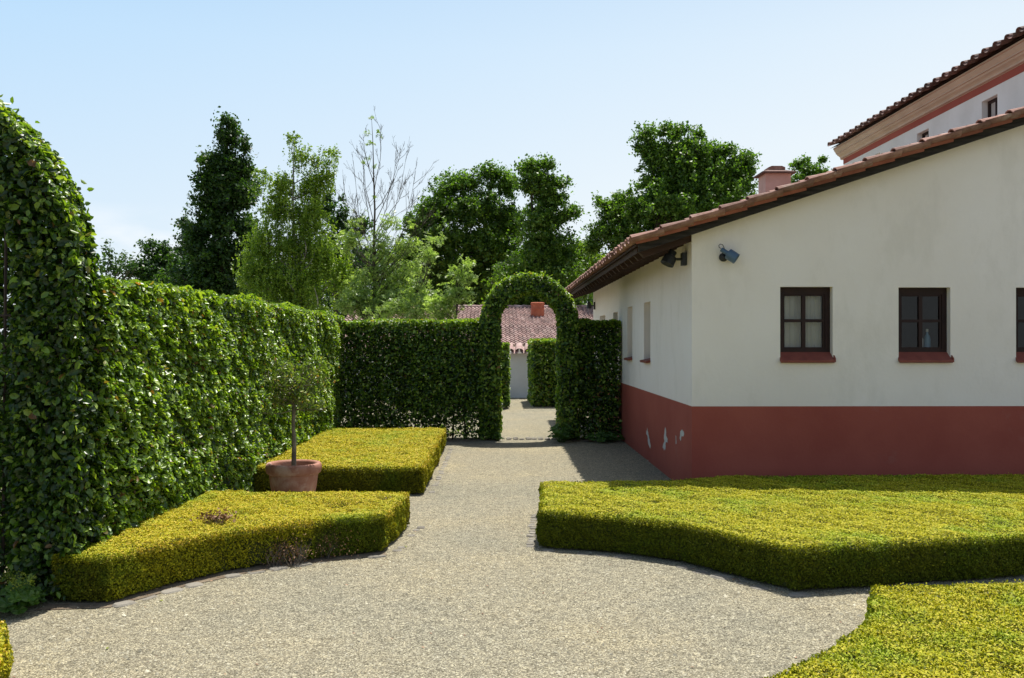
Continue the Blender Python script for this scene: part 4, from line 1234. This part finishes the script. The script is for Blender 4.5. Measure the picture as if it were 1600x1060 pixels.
def tree(name, label, Y, blobs, base_x, mat, leaf, nclump, per, crad, bark='bark', depth=.8, tr=.22, group=None, shell=.5, droop=0.0, limbs=40, trunk_top=None, sparse=1.0):
    """blobs: crown masses (px, py, rx, ry) as seen from the camera at distance Y; they become solid masses with depth"""
    k = Y / F
    nclump = int(nclump * 1.7); per = int(per * .72); crad = crad * .74
    B = []
    for (x, y, rx, ry) in blobs:
        c = P(x, y, Y)
        B.append((np.array([c.x, Y, c.z]), np.array([rx * k, (rx * .5 + ry * .5) * k * depth, ry * k])))
    bx = (base_x - VX) * k
    t = empty(name, (bx, Y, 0), label, 'tree', group)
    vols = np.array([max(b[1][0] * b[1][2], .01) for b in B]); vols = vols / vols.sum()
    cl = []
    tops = max(b[0][2] + b[1][2] for b in B)
    for i in RNG.choice(len(B), nclump, p=vols):
        c, r = B[i]
        d = rvec(1)[0]; q = shell + (1 - shell) * RNG.random()
        q = q * RNG.uniform(.72, 1.0) if RNG.random() > .1 else RNG.uniform(1.0, 1.28)
        off = np.array([RNG.normal(0, .12), RNG.normal(0, .35), 0]) * r
        cl.append(c + d * r * q + off)
    cl = np.array(cl)
    cl = cl[cl[:, 2] > .4]
    L_ = Leaves()
    nc = len(cl)
    n = nc * per
    idx = np.repeat(np.arange(nc), per)
    rad = crad * RNG.uniform(.55, 1.35, nc)
    d = rvec(n) * (RNG.random(n) ** .45)[:, None] * rad[idx][:, None] * np.array([1.15, 1.15, .75])
    p = cl[idx] + d
    if droop:
        ln = RNG.uniform(0, droop, nc)
        u = RNG.random(n)
        d2 = rvec(n) * np.array([.35, .35, .2]) * rad[idx][:, None]
        # hanging strands: several per clump
        strand = RNG.integers(0, 6, n)
        so = RNG.normal(size=(nc * 6, 3)) * np.array([.5, .5, .25])
        p = cl[idx] + so[idx * 6 + strand] * rad[idx][:, None] + d2 * .35 - np.array([0, 0, 1.]) * (u * ln[idx])[:, None]
    else:
        NS = 9
        out_ = unit((cl - np.array([bx, Y, cl[:, 2].mean() * .85])) * np.array([1, 1, 1.1]))
        sd = unit(out_[np.repeat(np.arange(nc), NS)] * .75 + RNG.normal(size=(nc * NS, 3)) * .75 + np.array([0, 0, .18]))
        sl_ = RNG.uniform(.6, 1.9, nc * NS) * np.repeat(rad, NS)
        si = idx * NS + RNG.integers(0, NS, n)
        u = RNG.random(n) ** .8
        p = cl[idx] + sd[si] * (u * sl_[si])[:, None] + RNG.normal(size=(n, 3)) * (rad[idx] * .17)[:, None]
        p[:, 2] -= .25 * (u * sl_[si]) ** 2
    nor = unit(d / np.maximum(rad[idx][:, None], .01) * .6 + np.array([0, 0, .45]) + rvec(n) * .7)
    cr = RNG.normal(0, .16, nc)
    r = np.clip(RNG.random(n) * .8 + .1 + cr[idx], 0, 1)
    L_.add(p, nor, rvec(n), leaf * RNG.uniform(.6, 1.3, n), r)
    L_.build('crown', mat, t, shape='q', width=.62, fold=.2)
    mb = MB()
    top = trunk_top or P(blobs[0][0], blobs[0][1], Y)
    top = Vector((top[0], Y, top[2]))
    pts = []
    for i in range(9):
        f = i / 8
        pts.append(Vector((bx + (top.x - bx) * f ** 1.5, Y, -.1 + (top.z + .1) * f)) + Vector((math.sin(f * 7) * .08, math.cos(f * 5) * .08, 0)))
    mb.tube(pts, [tr * (1.25 if i == 0 else 1 - .92 * i / 8) for i in range(9)], 9)
    for i in range(min(limbs, nc)):
        e = Vector(cl[RNG.integers(0, nc)])
        hz = max(.12, min(.92, (e.z - Vector((e.x - bx, e.y - Y)).length * .9) / max(top.z, 1)))
        q = pts[0].lerp(pts[-1], 0)
        fi = hz * 8; i0 = int(fi); q = pts[i0].lerp(pts[min(i0 + 1, 8)], fi - i0)
        limb(mb, q, e, tr * (1 - hz) * .42 + .012, .012, sides=5)
    mb.build('trunk', M[bark], t)
    return t


tree('columnar_oak', 'tall dark narrow columnar tree, the darkest one, beyond the long left hedge', 40, [
    (358, 196, 10, 12), (356, 220, 19, 20), (326, 254, 7, 12), (384, 232, 7, 16), (354, 258, 29, 26), (384, 268, 9, 24), (330, 290, 22, 34), (338, 325, 30, 24), (352, 285, 34, 40), (368, 310, 33, 32),
    (345, 352, 50, 30), (310, 380, 24, 26), (385, 370, 22, 30), (340, 405, 62, 34), (330, 450, 70, 40), (340, 500, 66, 30)], 345, M['oak_dark'], .15, 950, 62, .42, shell=.1, limbs=50, tr=.28)
tree('small_oak', 'small rounded dark tree just left of the dark columnar tree', 46, [
    (250, 396, 20, 14), (262, 414, 26, 16), (232, 386, 9, 8), (240, 425, 30, 14), (262, 440, 44, 20), (215, 425, 18, 9)], 255, M['oak_dark'], .16, 150, 45, .45, limbs=16, tr=.16)
tree('young_tree', 'thin spindly treetop poking up at the left end of the long hedge', 30, [
    (173, 382, 6, 6), (174, 398, 7, 10), (186, 412, 14, 7), (205, 420, 14, 7), (172, 425, 22, 10)], 174, M['oak_dark'], .10, 34, 18, .18, limbs=20, tr=.045)
tree('grey_tree', 'grey-green tree peeping out left behind the dark columnar tree', 62, [
    (290, 352, 12, 12), (302, 372, 20, 20), (300, 400, 26, 24)], 300, M['hazy_leaf'], .2, 70, 40, .55, limbs=10, tr=.2)
tree('silver_birch', 'light green weeping birch with drooping strands, right of the dark columnar tree', 33, [
    (458, 215, 7, 16), (470, 240, 14, 18), (495, 248, 13, 14), (527, 228, 11, 6), (515, 236, 13, 9), (412, 268, 12, 11), (440, 282, 24, 22), (490, 285, 24, 34), (508, 270, 14, 24),
    (435, 320, 40, 32), (485, 335, 34, 38), (410, 375, 30, 34), (455, 380, 50, 44), (502, 392, 34, 44), (535, 412, 16, 40), (405, 420, 36, 30), (460, 440, 78, 40), (450, 485, 80, 30)], 470, M['birch'], .08, 780, 84, .34, bark='birch_bark', shell=.15, droop=1.0, limbs=60, tr=.12, depth=.7)
tree('dark_oak', 'dark tree showing between the birch and the half-bare tree', 58, [
    (522, 312, 16, 14), (508, 330, 22, 20), (535, 352, 24, 24), (520, 395, 36, 34), (545, 420, 44, 40), (400, 300, 14, 18), (560, 360, 18, 20)], 525, M['oak_dark'], .19, 190, 52, .58, limbs=20)
tree('green_oak', 'broad green oak left of the tree behind the archway', 52, [
    (768, 276, 22, 16), (730, 290, 28, 20), (698, 300, 24, 20), (790, 290, 22, 20), (680, 332, 34, 26), (742, 330, 58, 36), (655, 358, 22, 18), (792, 350, 40, 40),
    (700, 380, 62, 38), (770, 395, 60, 40), (650, 400, 36, 30), (720, 430, 90, 36), (700, 470, 110, 30)], 745, M['oak'], .16, 1500, 60, .50, shell=.2, limbs=70, tr=.35)
tree('forked_oak', 'taller dark green oak with a side branch reaching right, above the archway', 47, [
    (828, 266, 19, 12), (852, 262, 13, 10), (840, 292, 34, 22), (874, 290, 13, 9), (862, 315, 26, 14), (892, 333, 14, 7), (850, 345, 34, 28), (880, 342, 14, 7), (850, 385, 42, 32), (868, 410, 38, 26),
    (840, 430, 60, 34), (850, 470, 70, 26)], 845, M['oak'], .15, 950, 60, .44, shell=.2, limbs=60, tr=.3)
tree('maple', 'brighter green low tree between the archway and the house eaves', 56, [
    (905, 392, 24, 12), (888, 410, 26, 20), (925, 412, 26, 18), (905, 440, 50, 26)], 905, M['birch'], .18, 170, 50, .5, limbs=14)
tree('great_oak', 'largest spreading oak, rising behind the low tiled roof left of the pink chimney', 45, [
    (1013, 213, 18, 14), (1050, 208, 28, 11), (1094, 212, 14, 11), (1008, 235, 16, 14), (1068, 242, 42, 30), (1130, 236, 20, 10), (1108, 250, 30, 22), (1165, 250, 18, 12), (1150, 270, 34, 22),
    (1045, 288, 46, 26), (972, 312, 18, 12), (936, 314, 9, 5), (950, 322, 16, 7), (968, 338, 32, 18), (1060, 330, 110, 34), (1130, 300, 50, 34), (1080, 270, 50, 30), (1030, 250, 30, 30), (946, 364, 26, 14), (1025, 322, 54, 30), (1110, 300, 60, 24), (990, 372, 46, 22), (1000, 420, 60, 30), (930, 385, 14, 9)], 1050, M['oak'], .15, 1600, 60, .44, shell=.2, limbs=90, tr=.4)
tree('small_oak', 'small tree peeping over the roof right of the pink chimney', 55, [
    (1250, 257, 13, 8), (1266, 255, 9, 7), (1287, 252, 7, 7), (1268, 268, 28, 10), (1260, 285, 36, 14), (1230, 300, 40, 22)], 1262, M['oak'], .17, 130, 45, .42, limbs=20, tr=.16)

# half-bare tree: dead upper crown over a leafy lower one
Yb = 30.0
bt = empty('half_bare_tree', ((586 - VX) * Yb / F, Yb, 0), 'tree with a bare twiggy top and pale leafy lower branches, standing before the far roof', 'tree')
mb = MB()
tips = []
trunk = [P(586, 640, Yb), P(586, 480, Yb), P(584, 400, Yb), P(586, 330, Yb), P(584, 270, Yb), P(583, 225, Yb), P(581, 188, Yb)]
mb.tube(trunk, [.09, .055, .042, .030, .020, .012, .005], 8)


def ray(a, b, r, lvl):
    a, b = Vector(a), Vector(b)
    n = 6
    pts = []
    out = (b - a); L_ = out.length
    hv = Vector((out.x, out.y, 0)) * .16
    for i in range(n + 1):
        t = i / n
        pts.append(a.lerp(b, t) + hv * math.sin(math.pi * t) + Vector((random.gauss(0, .012), random.gauss(0, .012), 0)) * L_ * .6 * (0 if i == 0 else 1))
    mb.tube(pts, [r * (1 - .85 * i / n) + .0018 for i in range(n + 1)], 5 if lvl else 6, caps=False)
    tips.append(pts[-1])
    if lvl < 3:
        m = (6, 4, 3)[lvl]
        for k in range(m):
            t = random.uniform(.2, .92); i0 = int(t * n); q = pts[i0].lerp(pts[i0 + 1], t * n - i0)
            d = out.normalized() + Vector((random.gauss(0, .42), random.gauss(0, .42), random.uniform(.0, .4)))
            ray(q, q + d.normalized() * L_ * random.uniform(.22, .46) * (1 - t * .4), r * .42, lvl + 1)


for (x0, y0, x1, y1) in ((586, 400, 632, 232), (585, 375, 615, 225), (586, 440, 541, 280), (586, 355, 562, 225), (586, 420, 552, 250), (584, 310, 602, 205), (585, 290, 570, 215), (586, 365, 640, 265), (586, 450, 655, 280), (590, 470, 668, 300), (586, 410, 548, 330), (586, 430, 650, 310), (586, 395, 546, 300), (586, 350, 626, 228), (586, 440, 672, 330), (586, 380, 562, 240), (586, 330, 628, 270)):
    a = P(x0, y0, Yb); b_ = P(x1, y1, Yb)
    b_.y += random.uniform(-1.2, 1.2)
    ray(a, b_, .0125, 0)
mb.build('trunk', M['bark'], bt)


def ash_leaves(obj_parent, centers, per, rad, size, name='crown', mat='ash'):
    """sprays of leaflets"""
    centers = np.asarray(centers); nc = len(centers)
    LL = Leaves()
    for c in centers:
        m = per
        d = rvec(m) * (RNG.random(m) ** .5)[:, None] * rad * RNG.uniform(.6, 1.3)
        spray = c + d * np.array([1.15, 1.15, .9])
        for s in spray:
            k = 8
            a = RNG.random() * 6.28; nn = unit(np.array([[math.cos(a) * .7, math.sin(a) * .7, .8]]) + RNG.normal(size=(1, 3)) * .45)[0]
            u = unit(np.cross(nn, rvec(1)))[0]; w_ = np.cross(nn, u)
            an_ = np.linspace(0, 2 * math.pi, k, endpoint=False) + RNG.normal(0, .2, k)
            ax = np.cos(an_)[:, None] * u + np.sin(an_)[:, None] * w_
            LL.add(s + ax * size * .55, unit(nn + rvec(k) * .3), ax, size * RNG.uniform(.7, 1.2, k), np.clip(RNG.normal(.5, .25, k), 0, 1))
    return LL.build(name, M[mat], obj_parent, shape='q', width=.36, fold=.15)


def blob_pts(blobs, Y, n, dep=.8):
    k = Y / F; out = []
    w_ = np.array([b[2] * b[3] for b in blobs], float); w_ /= w_.sum()
    for i in RNG.choice(len(blobs), n, p=w_):
        x, y, rx, ry = blobs[i]; c = P(x, y, Y)
        d = rvec(1)[0] * RNG.uniform(.3, 1)
        out.append((c.x + d[0] * rx * k, Y + d[1] * (rx + ry) / 2 * k * dep, c.z + d[2] * ry * k))
    return out


low = blob_pts([(545, 380, 16, 20), (560, 350, 10, 14), (610, 350, 12, 12), (650, 350, 12, 8), (600, 400, 24, 26), (640, 385, 26, 16), (575, 440, 30, 22), (625, 430, 44, 26), (610, 470, 60, 20), (560, 470, 20, 16), (672, 372, 16, 10), (590, 375, 16, 12)], Yb, 240)
tops_ = [tuple(P(x, y, Yb) + Vector((random.gauss(0, .05), random.gauss(0, .1), random.gauss(0, .05)))) for x, y in ((582, 190), (590, 210), (576, 206), (586, 228), (572, 222), (592, 216), (578, 252), (584, 258), (566, 250), (588, 305))]
ash_leaves(bt, low, 8, .34, .10)
ash_leaves(bt, tops_, 5, .09, .075, name='top_leaves', mat='birch')
# its leafy limbs
mb = MB()
for c in low[::3]:
    z0 = max(.9, c[2] - abs(c[0] - bt.location.x) * .8 - .3)
    limb(mb, (bt.location.x, Yb, z0), c, .02, .005)
mb.build('branch', M['bark'], bt)['kind'] = 'stuff'


def ash_shrub(label, Y, blobs, bx, n, name='young_ash'):
    x = (bx - VX) * Y / F
    t = empty(name, (x, Y, 0), label, 'tree')
    cs = blob_pts(blobs, Y, n)
    ash_leaves(t, cs, 7, .26, .105)
    mb = MB()
    tp = P(blobs[0][0], blobs[0][1], Y)
    mb.tube([(x, Y, -.05), (x + (tp.x - x) * .3, Y, tp.z * .5), tp], [.05, .035, .01], 7)
    for c in cs[::2]:
        z0 = min(tp.z * .9, max(.5, c[2] - abs(c[0] - x) * .9 - .2)); f = z0 / tp.z
        limb(mb, (x + (tp.x - x) * .6 * f, Y, z0), c, .014, .004)
    mb.build('trunk', M['bark'], t)
    return t


ash_shrub('young pale green ash with airy leaf sprays, nearest the archway', 27, [(722, 412, 10, 8), (712, 430, 16, 10), (728, 440, 14, 9), (715, 460, 22, 14), (690, 470, 22, 16), (725, 474, 14, 8), (735, 432, 8, 5), (690, 490, 22, 12)], 705, 72)
ash_shrub('young pale green ash bush, in front of the far tiled roof', 28.5, [(650, 440, 16, 12), (655, 462, 26, 16), (630, 480, 40, 14), (665, 488, 36, 14), (600, 492, 30, 10), (690, 380, 8, 5), (672, 400, 14, 8)], 650, 90)

ash_shrub('young pale green ash bush hiding the left end of the far tiled roof', 29.5, [(575, 488, 34, 12), (548, 478, 22, 14), (600, 478, 24, 14), (620, 462, 16, 12), (560, 462, 18, 12)], 572, 110)

# far wood closing the horizon
def wood_mass(name, label, Y, x0, x1, top, leaf, nclump, per, mat):
    k = Y / F
    cl = []
    for i in range(nclump):
        x = RNG.uniform(x0, x1)
        ty = top(x)
        y = ty + (560 - ty) * RNG.random() ** 1.3
        c = P(x, y, Y)
        cl.append((c.x, Y + RNG.uniform(-2, 2) + 5 * RNG.random(), max(.3, c.z)))
    cl = np.array(cl)
    idx = np.repeat(np.arange(len(cl)), per); n = len(idx)
    d = rvec(n) * (RNG.random(n) ** .4)[:, None] * RNG.uniform(.5, 1.3, len(cl))[idx][:, None] * 24 * k
    p = cl[idx] + d * np.array([1.2, 1, .6])
    L_ = Leaves(); L_.add(p, unit(d / (24 * k) + np.array([0, 0, .5]) + rvec(n) * .6), rvec(n), leaf * RNG.uniform(.6, 1.3, n))
    o = L_.build(name, mat, None, shape='q', width=.65)
    tag(o, label, 'wood', kind='stuff')


wood_mass('far_wood', 'dark wood closing the view behind the single trees', 68, 330, 960, lambda x: 402 + 14 * math.sin(x * .03) + 8 * math.sin(x * .11), .30, 1300, 34, M['oak_dark'])
wood_mass('far_hillside_wood', 'pale hazy wood in the far distance between the archway and the house', 190, 150, 1150, lambda x: 408 + 10 * math.sin(x * .02 + 1), .8, 1200, 22, M['hazy_leaf'])

# ------------------------------------------------------------------ sun, sky, camera
SKY_BLUE, SKY_MILK = (3.25, 5.3, 7.4), (6.25, 6.85, 7.25)
sun_dir = Vector((-.135, -.375, -1)).normalized()
ld = bpy.data.lights.new('sun', 'SUN'); ld.energy = 5.0; ld.angle = math.radians(.5); ld.color = (1.0, .955, .88)
lo = bpy.data.objects.new('sun', ld); COL.objects.link(lo); lo.rotation_euler = sun_dir.to_track_quat('-Z', 'Y').to_euler(); lo.location = (3, 10, 30)
elev = math.asin(-sun_dir.z); az = math.atan2(-sun_dir.x, -sun_dir.y)
wd = bpy.data.worlds.new("World"); sc.world = wd; wd.use_nodes = True
nt = wd.node_tree; nd = nt.nodes; lk = nt.links; nd.clear()
sky = nd.new('ShaderNodeTexSky'); sky.sky_type = 'NISHITA'; sky.sun_disc = False
sky.sun_elevation = elev; sky.sun_rotation = az
sky.air_density = 1.0; sky.dust_density = 2.2; sky.ozone_density = 1.6; sky.altitude = 50
bg_ = nd.new('ShaderNodeBackground'); bg_.inputs['Strength'].default_value = .10
out = nd.new('ShaderNodeOutputWorld')
# the summer sky is milky low down and on the sun's side, with a faint low cloud bank on the left
def node(t, **k):
    n = nd.new(t)
    for a_, v_ in k.items(): setattr(n, a_, v_)
    return n
def mrange(src, f0, f1, t0, t1):
    n = node('ShaderNodeMapRange')
    for q, v_ in zip(('From Min', 'From Max', 'To Min', 'To Max'), (f0, f1, t0, t1)): n.inputs[q].default_value = v_
    lk.new(src, n.inputs['Value']); return n.outputs[0]
def math2(op, a_, b_):
    n = node('ShaderNodeMath', operation=op)
    for i_, v_ in ((0, a_), (1, b_)):
        if isinstance(v_, (int, float)): n.inputs[i_].default_value = v_
        else: lk.new(v_, n.inputs[i_])
    return n.outputs[0]
def mixc(f, a_, b_):
    n = node('ShaderNodeMix', data_type='RGBA')
    for q, v_ in (('Factor', f), ('A', a_), ('B', b_)):
        if isinstance(v_, tuple): n.inputs[q].default_value = (*v_, 1)
        else: lk.new(v_, n.inputs[q])
    return n.outputs['Result']
tc = node('ShaderNodeTexCoord'); sep = node('ShaderNodeSeparateXYZ'); lk.new(tc.outputs['Generated'], sep.inputs[0])
milky = math2('ADD', mrange(sep.outputs['Z'], .0, .42, 1.05, .05), mrange(sep.outputs['X'], -.5, .45, -.12, .52))
milky = mrange(milky, 0, 1, 0, 1)
lowsky = mixc(milky, SKY_BLUE, SKY_MILK)
cn = node('ShaderNodeTexNoise'); cn.inputs['Scale'].default_value = 5.0; cn.inputs['Detail'].default_value = 8
mapn = node('ShaderNodeMapping'); mapn.inputs['Scale'].default_value = (1, 1, 2.8); lk.new(tc.outputs['Generated'], mapn.inputs['Vector'])
lk.new(mapn.outputs['Vector'], cn.inputs['Vector'])
cl_ = math2('MULTIPLY', mrange(cn.outputs['Fac'], .40, .54, 0, .85), math2('MULTIPLY', mrange(sep.outputs['Z'], .105, .138, 1, 0), mrange(sep.outputs['X'], -.33, -.26, 1, 0)))
lowsky = mixc(cl_, lowsky, (7.9, 7.9, 7.9))
bright = mrange(sep.outputs['Y'], -.7, .45, .66, 1.0)      # the sky on the sun's side is brighter than the sky opposite
vm = node('ShaderNodeVectorMath', operation='SCALE'); lk.new(lowsky, vm.inputs[0]); lk.new(bright, vm.inputs['Scale']); lowsky = vm.outputs[0]
final = mixc(mrange(sep.outputs['Z'], .30, .85, .92, .0), sky.outputs[0], lowsky)
lk.new(final, bg_.inputs['Color']); lk.new(bg_.outputs[0], out.inputs[0])

cam = bpy.data.cameras.new('camera'); co = bpy.data.objects.new('camera', cam); COL.objects.link(co)
cam.sensor_width = 36; cam.lens = 36 * F / 1600; cam.clip_end = 2000; cam.clip_start = .05
co.location = (0, 0, CH)
co.rotation_euler = (math.radians(90) + math.atan((VY - 530) / F), 0, -math.atan((800 - VX) / F))
sc.camera = co
sc.view_settings.view_transform = 'Standard'; sc.view_settings.look = 'None'; sc.view_settings.exposure = 0.46; sc.view_settings.gamma = 1.0
sc.cycles.max_bounces = 8; sc.cycles.diffuse_bounces = 4; sc.cycles.transparent_max_bounces = 12
sc.cycles.use_denoising = True
